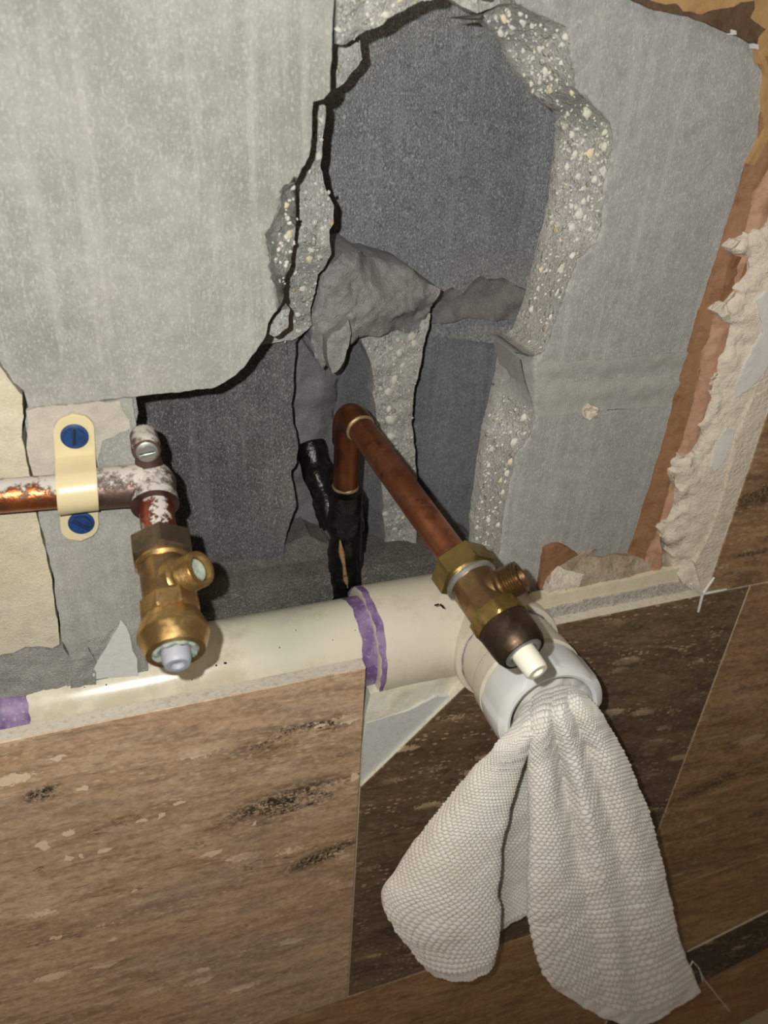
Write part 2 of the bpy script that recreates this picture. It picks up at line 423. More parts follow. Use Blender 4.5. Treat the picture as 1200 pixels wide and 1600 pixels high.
T_TAN = travertine('tan travertine', (216, 186, 154), (188, 158, 126), (136, 110, 84), .95, .9, 0.0, -.05, .5, (200, 158, 116),
                   [spot(300, 1300, 590, 1210, .022), spot(330, 1190, 590, 1105, .014), spot(420, 1370, 590, 1300, .010), spot(20, 1250, 120, 1225, .008)], fills=[spot(*q) for q in ((58, 1312, 78, 1326, .0035), (98, 1305, 118, 1295, .003), (104, 1342, 112, 1336, .003), (122, 1338, 132, 1333, .002), (150, 1332, 176, 1324, .002), (122, 1236, 136, 1226, .003), (212, 1284, 232, 1278, .002), (246, 1276, 262, 1268, .002), (312, 1338, 348, 1326, .0028), (78, 1466, 98, 1461, .0018), (168, 1470, 186, 1462, .002), (392, 1288, 402, 1284, .002), (76, 1188, 104, 1178, .002), (548, 1218, 560, 1206, .004), (270, 1256, 290, 1250, .0016), (205, 1392, 216, 1388, .0016), (488, 1136, 512, 1128, .0016))], pitc=(244, 220, 190))
T_DARK = travertine('dark travertine', (130, 108, 84), (102, 82, 64), (70, 55, 43), .6, .7, 2.3, -.17, .5, (104, 76, 50), [spot(560, 1480, 700, 1410, .02)], (90, 78, 66), .65)
T_MID = travertine('brown travertine', (182, 149, 112), (150, 119, 86), (98, 75, 54), .8, .6, 5.1, -.12, .5, (132, 92, 56),
                   [spot(1130, 800, 1240, 750, .012), spot(1120, 875, 1240, 850, .004), spot(1040, 1260, 1200, 1180, .012)], (116, 98, 78))
T_LOW = travertine('warm travertine', (186, 150, 110), (154, 120, 84), (106, 80, 56), .5, .4, 8.4, -.13, .5, (146, 100, 58), (), (124, 100, 76), .3)
T_STRIP = travertine('charcoal travertine', (92, 76, 56), (66, 52, 40), (42, 34, 28), .8, .7, 2.9, -.2, .5, (120, 88, 54), (), (80, 72, 62), .6)
T_RUST = travertine('rust travertine', (176, 136, 94), (154, 108, 70), (120, 76, 50), .8, .6, 11.2, -.2, .5, (168, 82, 48), (), (170, 144, 104), .4)
M_TEDGE = plain('tile edge', (216, 210, 194), .8, dirt=(170, 160, 144), dscale=300, damt=.6, bump=.0004, bscale=500)
M_GROUT = plain('pale grout', (206, 190, 164), .8)
M_PVC = plain('cream pvc', (220, 216, 196), .22, dirt=(196, 188, 164), dscale=26, damt=.7, dlo=.52, dhi=.62, sub=.05)
M_PVC2 = plain('dusty pvc fitting', (218, 212, 194), .4, dirt=(190, 180, 158), dscale=50, damt=.6, bump=.0002, sub=.05)
M_NUTW = plain('white plastic nut', (226, 228, 228), .25, sub=.08)
def primer_mat():
    k = NT('purple primer', .35)
    c = k.mix(k.ramp(k.noise(90, 5, .6), .4, .62), lin((112, 88, 138)), lin((150, 132, 168)))
    return k.out(k.mix(k.math('MULTIPLY', k.ramp(k.noise(520, 4, .7), .58, .66), .7), c, lin((190, 184, 188))))
M_PURP = primer_mat()
def copper_mat(name, dust=0.0, tint=(186, 104, 62), dk=(112, 56, 34), rough=.34):
    k = NT(name, rough, .85, .5)
    c = k.mix(k.ramp(k.noise(28, 5, .6), .36, .66), lin(tint), lin(dk))
    st_ = k.noise(1, 6, .7, k.mapping((90, 90, 60)))
    c = k.mix(k.math('MULTIPLY', k.ramp(st_, .50, .68), .6), c, lin([q * .45 for q in dk]))
    if dust:
        # dust lies on top: the normal's upward part, broken up by noise
        g = k.n('ShaderNodeNewGeometry'); sx = k.n('ShaderNodeSeparateXYZ'); k.link(g.outputs['Normal'], sx.inputs[0])
        up = k.math('ADD', k.math('MULTIPLY', sx.outputs[2], .42), k.math('MULTIPLY', k.noise(130, 8, .78), 1.3))
        mk = k.ramp(up, 1.05 - dust, 1.22 - dust)
        c = k.mix(mk, c, lin((196, 190, 182)))
        mt = k.math('SUBTRACT', .85, k.math('MULTIPLY', mk, .85)); k.link(mt, k.b.inputs['Metallic'])
        rr = k.math('ADD', rough, k.math('MULTIPLY', mk, .5), True)
        return k.out(c, k.bump(k.math('ADD', k.noise(400, 4), mk), .0003), rr)
    return k.out(c, k.bump(k.noise(260, 3), .00005))
M_COP = copper_mat('copper', 0, (176, 114, 82), (136, 82, 58), .34)
M_COPD = copper_mat('dusty copper', .14, (206, 124, 72), (120, 84, 66))
M_COPE = copper_mat('tarnished copper elbow', 0, (150, 92, 60), (96, 56, 40), .4)
M_CASTE = copper_mat('dust coated cast elbow', .20, (132, 112, 104), (92, 66, 56), .5)
M_STUBL = copper_mat('splashed copper stub', .10, (196, 112, 84), (140, 74, 52))
def brass_mat(name, c1, c2, dirt, amt, rough=.32):
    k = NT(name, rough, .9)
    c = k.mix(k.ramp(k.noise(60, 5, .6), .35, .65), lin(c1), lin(c2))
    d = k.ramp(k.noise(130, 6, .7), .46, .66)
    c = k.mix(k.math('MULTIPLY', d, amt), c, lin(dirt))
    rr = k.math('ADD', rough, k.math('MULTIPLY', d, .3))
    return k.out(c, k.bump(k.noise(500, 3), .00006), rr)
M_BRASS = brass_mat('bright brass', (206, 174, 116), (176, 142, 88), (112, 90, 62), .5, .27)
M_BRASSD = brass_mat('tarnished brass', (132, 116, 94), (102, 88, 70), (84, 74, 62), .7, .42)
M_BRASSO = brass_mat('olive brass', (164, 142, 84), (132, 112, 64), (96, 80, 52), .6, .34)
M_BRASSR = brass_mat('brown brass', (166, 136, 94), (124, 98, 68), (84, 68, 52), .6, .3)
M_BRASSK = brass_mat('blackened brass', (96, 80, 64), (66, 54, 44), (50, 42, 36), .5, .4)
M_CRUST = plain('limescale crust', (150, 160, 148), .9, dirt=(108, 116, 108), dscale=200, damt=.7, bump=.001, bscale=500)
M_STEMG = plain('grey plastic stem', (158, 160, 168), .5, dirt=(134, 134, 140), dscale=140, damt=.6)
M_STEMW = plain('white plastic stem', (228, 224, 208), .45, sub=.1)
M_SOLD = plain('solder', (158, 140, 104), .5, .6, dirt=(120, 110, 80), dscale=500, damt=.8, bump=.0003)
M_TAR = plain('black pipe coating', (16, 15, 15), .32, dirt=(52, 48, 44), dscale=160, damt=.5, dlo=.56, dhi=.72, bump=.0009, bscale=220)
M_TARTORN = plain('torn strip of bare pipe', (150, 122, 88), .5, dirt=(60, 46, 34), dscale=260, damt=.8)
M_CLAMP = plain('cream plastic clamp', (216, 202, 160), .32, dirt=(206, 196, 172), dscale=70, damt=.4, sub=.08)
M_BLUES = plain('blue screw', (34, 66, 118), .45, .1, dirt=(14, 30, 64), dscale=300, damt=.5)
M_SLOT = plain('painted slot shade', (22, 30, 44), .8)  # dark blue standing in for the shade inside the screw slots
M_ZINC = plain('zinc screw', (190, 192, 188), .35, .8, dirt=(150, 150, 146), dscale=300, damt=.5)
M_SPACER = plain('white tile spacer', (222, 222, 216), .4, sub=.1)
M_BLACK = plain('black speck', (18, 17, 16), .8)
def cloth_mat(name, col, col2):
    k = NT(name, .95, spec=.15)
    c = k.mix(k.ramp(k.noise(30, 4), .4, .65), lin(col), lin(col2))
    k.b.inputs['Sheen Weight'].default_value = .3; k.b.inputs['Sheen Roughness'].default_value = .6
    return k.out(c, k.bump(k.noise(1600, 3, .7), .0005))
M_CLOTH = cloth_mat('white cotton', (246, 243, 236), (240, 236, 226))

# ------------------------------------------------------------------ the setting: block wall with its hole
wall = empty('wall_back', (0, 0, HGT - .15), 'grey concrete block wall with a broken-out hole behind the tiles', None, None, 'structure')

# upper left block (front shell), its right edge chipped back
A_edge = [(522, -60), (522, 0), (519, 68), (515, 142), (506, 155), (489, 158), (488, 190), (486, 229), (477, 258), (462, 285), (462, 332), (459, 380), (455, 412), (447, 430), (442, 465), (437, 478), (427, 490), (418, 505), (414, 525), (400, 550), (380, 572), (362, 592), (337, 606), (280, 613), (215, 620)]
A_out = [(-380, -380), (522, -380)] + A_edge + [(130, 628), (45, 636), (36, 612), (22, 596), (10, 580), (0, 566), (-380, 520)]
chip = [(462, 285), (441, 295), (439, 320), (425, 350), (414, 365), (419, 390), (424, 425), (431, 445), (437, 478)]
chip_in = [(462, 285), (462, 332), (459, 380), (455, 412), (447, 430), (442, 465), (437, 478)]
bA = band(chip, chip_in, .022, .038, .6)
blk = relief('concrete_block', M_FACE, A_out, lambda P: bA(P), wall, 7, 1.3, lambda P: np.where(in_poly(P, bA.poly), .0011, .00022), .006, 4, .056, 3)
chipo = relief('broken_edge', M_AGG, chip + chip_in[::-1][1:-1], lambda P: bA(P) - .0004, wall, 4, .6, .0010, .005, 4, .05, 4)
relief('concrete_fragment', M_AGG, [(419, 520), (421, 509), (430, 497), (441, 484), (452, 480), (450, 512), (440, 519), (428, 526)], .048, wall, 4, .8, .0015, .006, 3, .07, 5)

# pieces above the hole
topb = relief('concrete_block', M_AGG, [(524, -380), (800, -380), (736, -60), (706, -16), (676, -1), (655, 3), (620, 22), (602, 30), (596, 39), (588, 42), (572, 47), (560, 56), (542, 68), (532, 70), (524, 68)],
       lambda P: .026 + np.clip((P[:, 1] + 60) / 130, 0, 1) * .012, wall, 5, 1.2, .0022, .012, 4, .075, 11)
relief('concrete_fragment', M_AGG, [(500, 60), (524, 66), (534, 72), (552, 62), (562, 56), (563, 75), (566, 92), (557, 108), (536, 130), (520, 140), (500, 140)],
       .073, wall, 4, .8, .0012, .008, 4, .09, 12)
relief('concrete_fragment', M_AGG, [(680, -60), (690, -12), (722, 11), (745, 21), (768, 13), (792, -4), (806, -60)], .036, wall, 4, .5, .0018, .01, 4, .041, 13)

# right block: smooth face and broken band with aggregate
R_inner = [(770, -60), (770, 8), (750, 27), (790, 69), (812, 115), (840, 151), (858, 168), (870, 171), (879, 179), (877, 220), (870, 275), (867, 316), (851, 380), (840, 421), (826, 476), (812, 520), (803, 548)]
R_face = [(790, -60), (803, 5), (860, 30), (886, 41), (892, 92), (897, 137), (932, 170), (953, 190), (958, 222), (949, 262), (942, 300), (940, 350), (929, 380), (902, 405), (880, 465), (866, 503), (850, 545), (838, 556)]
bR = band(R_face, R_inner, .022, .052, .9)
R_out = R_inner + [(838, 562), (846, 600), (950, 592), (1100, 580), (1260, 560), (1500, 420), (1500, -380), (770, -380)]
Rb = relief('concrete_block', M_FACE_R, R_out, lambda P: bR(P), wall, 7, 1.2, lambda P: np.where(in_poly(P, bR.poly), .0008, .0002), .007, 4, .056, 21)
def inner_band(face, inner, bfn, par, seed):
    return relief('broken_edge', M_AGG, list(inner) + list(face)[::-1], lambda P: bfn(P) - .0006, par, 4.5, 1.0, .0013, .006, 4, .058, seed)
edR = inner_band(R_face, R_inner, bR, wall, 22)
# lower right block
N_inner = [(797, 552), (787, 590), (775, 609), (768, 640), (760, 672), (752, 725), (743, 792), (739, 852), (733, 900), (730, 1010)]
N_face = [(812, 560), (822, 600), (832, 640), (832, 672), (806, 710), (788, 781), (783, 837), (776, 870), (772, 1010)]
bN = band(N_face, N_inner, .022, .052, .9)
N_out = N_inner + [(900, 1010), (1200, 960), (1500, 880), (1500, 560), (1260, 610), (1100, 628), (1060, 632), (836, 650), (822, 600), (812, 560)]
Nb = relief('concrete_block', M_FACE_R, N_out, lambda P: bN(P), wall, 7, 1.0, lambda P: np.where(in_poly(P, bN.poly), .0008, .0002), .007, 4, .056, 23)
edN = inner_band(N_face[2:], N_inner[2:], bN, wall, 24)
# mortar joint between them
def yj(P):
    b = .0216 + .0005 * np.sin((P[:, 1] + .085 * P[:, 0]) / 7.0)
    t = np.clip((836 - P[:, 0]) / 50, 0, 1)
    return b + t * .0285
relief('mortar_joint', M_JOINT, [(800, 546), (815, 548), (842, 566), (940, 562), (1066, 550), (1260, 530), (1260, 622), (1062, 634), (960, 640), (842, 652), (832, 668), (812, 648), (797, 622), (780, 606), (788, 580)], yj, wall, 4.5, 1.6, .00035, .007, 4, .06, 25)
relief('mortar_crumb', M_PLAS, [(914, 640), (922, 632), (933, 636), (934, 648), (922, 657), (913, 652)], .0195, wall, 3, .6, .0012, .003, 3, .024, 26)

relief('light_scratch', M_JOINT, [(417, 130), (419, 130), (421, 200), (422, 280), (420, 281), (418, 200)], .0214, wall, 3, .3, 0, .01, 2, .0225, 29)
# lower left block and the cream coated ones beside it
relief('concrete_block', M_FACE, [(45, 637), (130, 629), (207, 622), (210, 640), (213, 662), (209, 690), (226, 700), (232, 760), (230, 900), (228, 1000), (232, 1060), (105, 1075), (112, 1040), (104, 1012), (97, 1000), (90, 950), (84, 905), (76, 868), (66, 828), (58, 790), (52, 745), (41, 702), (40, 660), (41, 640)],
       lambda P: .0225 + .0 * P[:, 0], wall, 6, 1.3, .00035, .012, 4, .05, 31)
relief('mortar_coat', M_SMEAR, [(42, 642), (60, 637), (130, 631), (188, 626), (192, 640), (203, 656), (204, 668), (182, 678), (160, 690), (148, 735), (60, 760), (50, 735), (43, 700)], .0216, wall, 5, 1.8, .0004, .008, 4, .024, 32)
relief('broken_edge', M_MORT, [(189, 623), (212, 621), (216, 645), (212, 660), (213, 690), (209, 722), (204, 700), (203, 660), (194, 642)], .026, wall, 3.5, .8, .0012, .006, 4, .05, 33)
relief('concrete_block', M_STONE, [(-380, 524), (-4, 568), (8, 584), (20, 600), (34, 618), (37, 650), (33, 682), (39, 704), (48, 745), (54, 780), (56, 798), (-380, 830)], .0222, wall, 6, 1.2, .0007, .02, 4, .05, 34)
relief('concrete_block', M_STONE, [(-380, 834), (56, 801), (63, 830), (73, 868), (81, 905), (87, 950), (94, 998), (94, 1006), (84, 1013), (62, 1010), (40, 1010), (20, 1018), (0, 1024), (-380, 1100)], .0222, wall, 6, 1.2, .0007, .02, 4, .05, 35)
relief('mortar_joint', M_MORT, [(-380, 1104), (0, 1028), (22, 1020), (42, 1013), (84, 1016), (98, 1010), (106, 1022), (112, 1030), (114, 1075), (0, 1100), (-380, 1200)], .0225, wall, 5, 1.6, .0011, .010, 4, .05, 36)
relief('mortar_joint', M_MORT, [(110, 1022), (130, 1018), (138, 1014), (150, 1034), (150, 1070), (112, 1075)], .0205, wall, 4, 1.2, .0012, .006, 4, .05, 37)
relief('white_patch', M_THINW, [(189, 968), (198, 980), (204, 1000), (206, 1015), (214, 1028), (216, 1056), (140, 1062), (152, 1034), (166, 1012), (176, 994), (186, 978)], .0205, wall, 4, .8, .0002, .01, 3, .03, 38)
relief('mortar_smear', M_MORT, [(136, 1003), (150, 998), (168, 992), (186, 972), (190, 990), (168, 1034), (152, 1040)], .0212, wall, 4, 1.6, .0008, .006, 4, .024, 39)

# the inside of the hole
def y_up(P):
    t = np.clip((P[:, 0] - 815) / 90, 0, 1)
    return .182 - .035 * t ** 2
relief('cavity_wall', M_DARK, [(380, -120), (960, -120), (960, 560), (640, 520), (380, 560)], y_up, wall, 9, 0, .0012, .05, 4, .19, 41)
def y_sec(P):
    t = np.clip((P[:, 1] - 820) / 100, 0, 1)
    return .184 - .0 * t + .01 * np.clip((P[:, 0] - 700) / 120, 0, 1)
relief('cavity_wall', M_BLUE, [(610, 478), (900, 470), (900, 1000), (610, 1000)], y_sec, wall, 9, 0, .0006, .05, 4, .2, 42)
relief('mortar_bead', M_MORT_D, [(655, 505), (668, 478), (690, 470), (712, 452), (728, 462), (745, 440), (757, 434), (768, 440), (790, 436), (812, 450), (860, 470), (860, 498), (800, 500), (730, 498), (690, 505)],
       lambda P: .176 - .004 * np.clip((P[:, 1] - 440) / 60, 0, 1), wall, 5, 1.5, .0028, .016, 4, .19, 43)
# web between the cells: smooth dark flank and broken face
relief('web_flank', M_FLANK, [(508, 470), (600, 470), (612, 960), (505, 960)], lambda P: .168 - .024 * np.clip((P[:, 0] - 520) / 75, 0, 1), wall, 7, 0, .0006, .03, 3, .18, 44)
H_out = [(561, 520), (570, 545), (577, 562), (583, 592), (586, 640), (592, 700), (596, 745), (598, 800), (602, 860), (604, 940), (640, 940), (646, 900), (649, 856), (651, 800), (651, 744), (648, 725), (646, 676), (644, 635), (648, 605), (659, 560), (667, 519), (672, 490), (620, 470), (570, 470)]
y_web = lambda P: .138 + .0 * P[:, 0]
Hw = relief('web_broken_face', M_AGG, H_out, y_web, wall, 5, 1.2, .0016, .010, 4, .18, 45)
# crumbling mortar strip left of the web
relief('mortar_mass', M_MORT_D, [(440, 480), (490, 470), (540, 480), (540, 560), (527, 600), (522, 660), (524, 720), (530, 800), (530, 960), (420, 960), (420, 700)], lambda P: .150 + .012 * np.clip((P[:, 0] - 500) / 30, 0, 1), wall, 5, 1.2, .0038, .03, 4, .18, 46)
# dark wall of the lower left cell
E_out = [(120, 540), (300, 500), (400, 480), (452, 500), (470, 522), (463, 535), (462, 560), (460, 600), (455, 630), (459, 662), (466, 698), (463, 722), (455, 735), (459, 762), (463, 790), (452, 818), (444, 850), (442, 880), (430, 990), (430, 1080), (120, 1080)]
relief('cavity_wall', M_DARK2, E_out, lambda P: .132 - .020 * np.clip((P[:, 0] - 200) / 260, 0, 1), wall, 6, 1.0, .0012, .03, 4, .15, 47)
# left broken web strip
D_out = [(400, 150), (498, 158), (509, 166), (507, 200), (503, 216), (503, 244), (501, 258), (505, 275), (510, 297), (523, 322), (522, 350), (515, 360), (517, 397), (505, 420), (497, 430), (493, 457), (485, 482), (487, 508), (474, 520), (460, 530), (400, 540)]
Dw = relief('web_broken_face', M_AGG, D_out, lambda P: .072 + .030 * np.clip((P[:, 1] - 380) / 140, 0, 1), wall, 4.5, .9, .0014, .008, 4, .12, 48)
# mortar lump and hanging chip
G_out = [(496, 440), (503, 421), (512, 406), (520, 399), (531, 392), (557, 393), (576, 406), (596, 403), (610, 406), (625, 416), (644, 419), (651, 429), (668, 440), (683, 446), (677, 462), (672, 477), (671, 500), (670, 515), (640, 522), (610, 521), (585, 523), (569, 526), (552, 534), (546, 540), (541, 530), (520, 560), (507, 578), (494, 560), (486, 526), (481, 500), (488, 474)]
def y_lump(P):
    d = dline(P, G_out, True)
    base = .112 + .020 * np.clip((P[:, 0] - 500) / 160, 0, 1)
    return base - .010 * (1 - np.exp(-d / 22))
relief('mortar_lump', M_MORT, G_out, y_lump, wall, 4, 1.6, .0075, .026, 6, .165, 49, xyamp=.0015)
relief('hanging_mortar_chip', M_MORT, [(512, 530), (518, 520), (530, 515), (545, 500), (548, 520), (544, 545), (536, 566), (528, 578), (520, 584), (515, 572), (511, 552)], .098, wall, 3.5, .8, .0016, .008, 4, .112, 50)
# rubble on the cell floors
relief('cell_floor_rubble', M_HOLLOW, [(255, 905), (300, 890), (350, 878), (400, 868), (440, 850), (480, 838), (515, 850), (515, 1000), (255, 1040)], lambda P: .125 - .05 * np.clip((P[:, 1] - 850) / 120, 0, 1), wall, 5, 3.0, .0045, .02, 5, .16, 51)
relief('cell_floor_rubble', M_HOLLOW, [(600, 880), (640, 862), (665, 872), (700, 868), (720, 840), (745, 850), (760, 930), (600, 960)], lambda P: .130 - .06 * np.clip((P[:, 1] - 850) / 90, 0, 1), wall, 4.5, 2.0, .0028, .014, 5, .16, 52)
# backing behind everything and behind the drain
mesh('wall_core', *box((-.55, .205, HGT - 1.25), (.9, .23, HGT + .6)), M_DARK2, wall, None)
mesh('pipe_chase', *box((-.55, .082, HGT - .44), (.34, .1, HGT - .315)), M_HOLLOW, wall, None)

# pebbles set in the broken faces
def ico(c, r, rs, n=1):
    bm = bmesh.new(); bmesh.ops.create_icosphere(bm, subdivisions=n, radius=1)
    s = Vector((rs.uniform(.75, 1.25), rs.uniform(.4, .6), rs.uniform(.75, 1.25))) * r
    ro = Matrix.Rotation(rs.uniform(0, 3.1), 3, 'Y')
    V = []
    for v in bm.verts:
        q = Vector((v.co.x * s.x, v.co.y * s.y, v.co.z * s.z)) * rs.uniform(.85, 1.12); V.append(ro @ q + Vector(c))
    F = [tuple(x.index for x in f.verts) for f in bm.faces]; bm.free(); return V, F
def pebbles(src, back, nbig, nsmall, par, seed, rb=(.0017, .0030), rsm=(.0005, .0012), reach=None):
    """stones lodged in a broken face: they sit on its own surface points"""
    rs = np.random.RandomState(seed)
    pts = list(INNER[src.name])
    rs.shuffle(pts); sm = []; big = []
    for w in pts:
        if len(big) < nbig:
            if all((w - b).length > .006 for b in big):
                big.append(w); mesh('pebble', *ico(w, rs.uniform(*rb), rs), M_PEBY if rs.rand() < .15 else M_PEB, par, 60)
        elif len(sm) < nsmall:
            j_ = Vector(rs.uniform(-.002, .002, 3)); j_.y = 0
            sm.append(ico(w + j_, rsm[0] + (rsm[1] - rsm[0]) * rs.uniform() ** 2, rs))
    if sm: tag(mesh('pebble_grit', *join(*sm), M_PEB, par, 60), None, None, None, 'stuff')
pebbles(edR, .066, 38, 560, wall, 61)
pebbles(edN, .066, 18, 280, wall, 62)
pebbles(Hw, .18, 22, 340, wall, 63, (.002, .0040))
pebbles(Dw, .12, 14, 200, wall, 64, (.0013, .0024))
pebbles(chipo, .05, 6, 60, wall, 65, (.001, .002))
pebbles(topb, .075, 8, 130, wall, 66, (.0012, .0022))
# ------------------------------------------------------------------ linings and plaster right of the hole
lin_wall = empty('wall_front', (0, 0, HGT - .15), 'brown travertine tiling with torn brown lining and white plaster along its cut edge', None, None, 'structure')
br_in = [(1182, 88), (1184, 98), (1194, 120), (1191, 163), (1186, 190), (1185, 222), (1165, 257), (1147, 315), (1124, 389), (1104, 450), (1084, 511), (1064, 584), (1052, 632), (1040, 678), (1020, 742), (1003, 800), (981, 865)]
br_mid = [(1290, 88), (1250, 200), (1212, 240), (1180, 300), (1163, 362), (1144, 410), (1128, 470), (1112, 510), (1097, 560), (1085, 620), (1066, 690), (1046, 760), (1026, 830), (1005, 880)]
br_out = [(1330, 88), (1280, 220), (1215, 320), (1175, 381), (1160, 430), (1142, 475), (1137, 527), (1118, 600), (1102, 649), (1090, 690), (1066, 720), (1058, 763), (1036, 828), (1030, 900)]
fb = band(br_in, br_mid, .0215, .0165, 1.0)
relief('brown_lining', M_ADH, br_in + [(990, 885), (1005, 885)] + br_mid[::-1], lambda P: .0215 - .005 * np.clip(dline(P, br_in) / 28, 0, 1), lin_wall, 5, 1.0, .0005, .01, 4, .024, 71)
relief('peeled_paper', M_ADHL, br_mid + [(1015, 890), (1045, 895)] + br_out[::-1], lambda P: .0165 - .004 * np.clip(dline(P, br_mid) / 20, 0, 1), lin_wall, 4.5, 1.6, .0012, .008, 4, .022, 72)
relief('brown_lining', M_ADH, [(1130, 470), (1150, 400), (1166, 404), (1172, 425), (1162, 450), (1148, 478), (1140, 530), (1132, 580), (1108, 640), (1104, 620), (1118, 560)], .0142, lin_wall, 4, 1.4, .0006, .006, 4, .018, 73)
pl_in = [(1360, 60), (1300, 200), (1240, 290), (1212, 330), (1196, 352), (1186, 362), (1172, 366), (1160, 374), (1149, 390), (1152, 400), (1168, 402), (1170, 424), (1160, 436), (1147, 446), (1152, 458), (1136, 474), (1122, 488), (1122, 500), (1140, 506), (1137, 530), (1134, 545), (1118, 560), (1120, 580), (1110, 610), (1108, 640), (1096, 656), (1088, 664), (1098, 676), (1090, 690), (1084, 705), (1070, 712), (1054, 722), (1056, 760), (1058, 790), (1046, 812), (1030, 826), (1040, 850), (1052, 858), (1050, 885)]
pl_out = [(1440, 60), (1325, 300), (1200, 645), (1178, 700), (1157, 775), (1140, 825), (1125, 868), (1113, 905), (1108, 926)]
def y_pl(P):
    d = dline(P, pl_in); e = dline(P, pl_out)
    return .0135 - .0125 * np.clip(d / (d + e + 1), 0, 1) ** .6
def a_pl(P): return .0022 * np.clip(1.25 - dline(P, pl_in) / 42, .12, 1)
relief('plaster', M_PLAS, pl_in + [(1060, 905), (1085, 925)] + pl_out[::-1], y_pl, lin_wall, 4.5, 3.2, a_pl, .0075, 5, .021, 74, xyamp=.0006)
relief('smooth_plaster', M_PLASC, [(1200, 455), (1186, 470), (1190, 520), (1170, 560), (1152, 600), (1152, 618), (1176, 604), (1200, 570), (1240, 500), (1240, 440)], lambda P: y_pl(P) - .0012, lin_wall, 4, 2.0, .0003, .01, 3, .012, 75)
relief('smooth_plaster', M_PLASC, [(1136, 668), (1122, 690), (1112, 730), (1118, 738), (1134, 716), (1146, 690), (1148, 672)], lambda P: y_pl(P) - .0012, lin_wall, 4, 1.4, .0003, .01, 3, .012, 76)
relief('smooth_plaster', M_PLAS, [(1180, 620), (1165, 650), (1150, 700), (1132, 770), (1112, 830), (1086, 880), (1098, 920), (1108, 920), (1113, 905), (1140, 825), (1157, 775), (1178, 700), (1200, 645), (1220, 600)], lambda P: y_pl(P) * .5 + .0002, lin_wall, 5, 1.2, .0003, .01, 3, .012, 77)
# top right
TRo = [(940, -380), (960, -20), (990, 0), (1025, 15), (1078, 26), (1110, 38), (1142, 50), (1165, 62), (1182, 73), (1184, 100), (1600, 100), (1600, -380)]
relief('ochre_lining', M_PAPER, TRo, .0195, lin_wall, 6, .6, .0006, .02, 4, .024, 78)
relief('ochre_lining', M_PAPER, [(1184, 84), (1197, 118), (1192, 150), (1196, 200), (1186, 224), (1170, 256), (1240, 280), (1420, 120), (1400, 60), (1200, 70)], .0192, lin_wall, 5, 1, .0006, .012, 4, .024, 79)
relief('scraped_lining', M_CHAR, [(976, -8), (1000, -4), (1040, 8), (1058, 5), (1068, 18), (1100, 22), (1120, 16), (1148, 12), (1160, 4), (1178, 2), (1178, 14), (1172, 28), (1184, 38), (1196, 46), (1186, 58), (1182, 74), (1165, 62), (1142, 52), (1110, 38), (1078, 27), (1025, 16), (990, 2)], .0182, lin_wall, 4, 1.0, .0006, .008, 4, .02, 80)
for pts in ([(1144, 46), (1150, 48), (1151, 54), (1144, 55)], [(1178, 68), (1185, 70), (1186, 77), (1179, 76)]):
    relief('plaster_chip', M_PLASC, pts, .0165, lin_wall, 2, .3, 0, .01, 2, .02, 81)
# ledge at the bottom
relief('brown_lining', M_ADH, [(843, 921), (848, 886), (853, 860), (866, 853), (876, 852), (890, 858), (904, 866), (884, 878), (870, 886), (862, 905), (856, 930)], .0180, lin_wall, 4, .8, .0006, .008, 4, .024, 82)
def y_led(P): return .0215 - .0085 * np.clip((P[:, 1] - (1048 - .185 * P[:, 0])) / 50 + .35, 0, 1)
relief('ledge_mortar', M_SAND, [(854, 932), (860, 905), (870, 884), (882, 874), (908, 862), (926, 856), (931, 860), (924, 872), (940, 872), (968, 868), (990, 868), (1010, 872), (1034, 862), (1058, 868), (1064, 885), (1040, 893), (980, 904), (940, 914), (900, 928)], y_led, lin_wall, 4, 2.4, .0016, .009, 5, .024, 83)
relief('plaster', M_PLAS, [(856, 930), (862, 905), (872, 886), (884, 890), (900, 896), (915, 898), (906, 912), (898, 924), (880, 930)], lambda P: y_led(P) - .0012, lin_wall, 4, 2, .0012, .006, 4, .02, 84)
relief('caulk_bead', M_BEAD, [(820, 955), (838, 934), (900, 924), (980, 906), (1040, 893), (1088, 882), (1092, 900), (1060, 912), (1000, 924), (940, 936), (880, 948), (836, 962)], .0095, lin_wall, 4, .9, .0003, .02, 3, .016, 85)
relief('bedding', M_GREYG, [(820, 968), (836, 958), (880, 946), (940, 934), (1000, 922), (1060, 911), (1092, 900), (1100, 920), (1060, 936), (940, 960), (850, 980), (820, 986)], .0078, lin_wall, 4, .8, .0008, .006, 4, .014, 86)

# thinset triangle
tri = [(579, 1086), (594, 1080), (598, 1068), (606, 1060), (622, 1056), (648, 1049), (671, 1044), (700, 1036), (730, 1040), (730, 1080), (716, 1086), (569, 1226), (562, 1222), (563, 1190), (567, 1150), (572, 1112)]
TH = empty('thinset_patch', at(640, 1120, .006), None, None)
bpy.data.objects.remove(TH)
relief('thinset', M_THIN, tri, lambda P: .0035 + .004 * np.clip((1120 - P[:, 1]) / 60, 0, 1), lin_wall, 4, .7, lambda P: .0014 * np.clip((1150 - P[:, 1]) / 60, .06, 1), .017, 4, .02, 91)
relief('smooth_thinset', M_THINW, [(573, 1130), (640, 1110), (680, 1090), (700, 1088), (708, 1092), (569, 1224), (563, 1218), (566, 1170)], lambda P: .0030 + .0006 * np.clip((1120 - P[:, 1]) / 40, 0, 1), lin_wall, 4, .6, .0002, .02, 3, .008, 92)
relief('torn_membrane', M_FOIL, [(574, 1060), (604, 1050), (608, 1062), (598, 1080), (584, 1092), (576, 1110)], .017, lin_wall, 3, .6, .002, .006, 4, .03, 93)

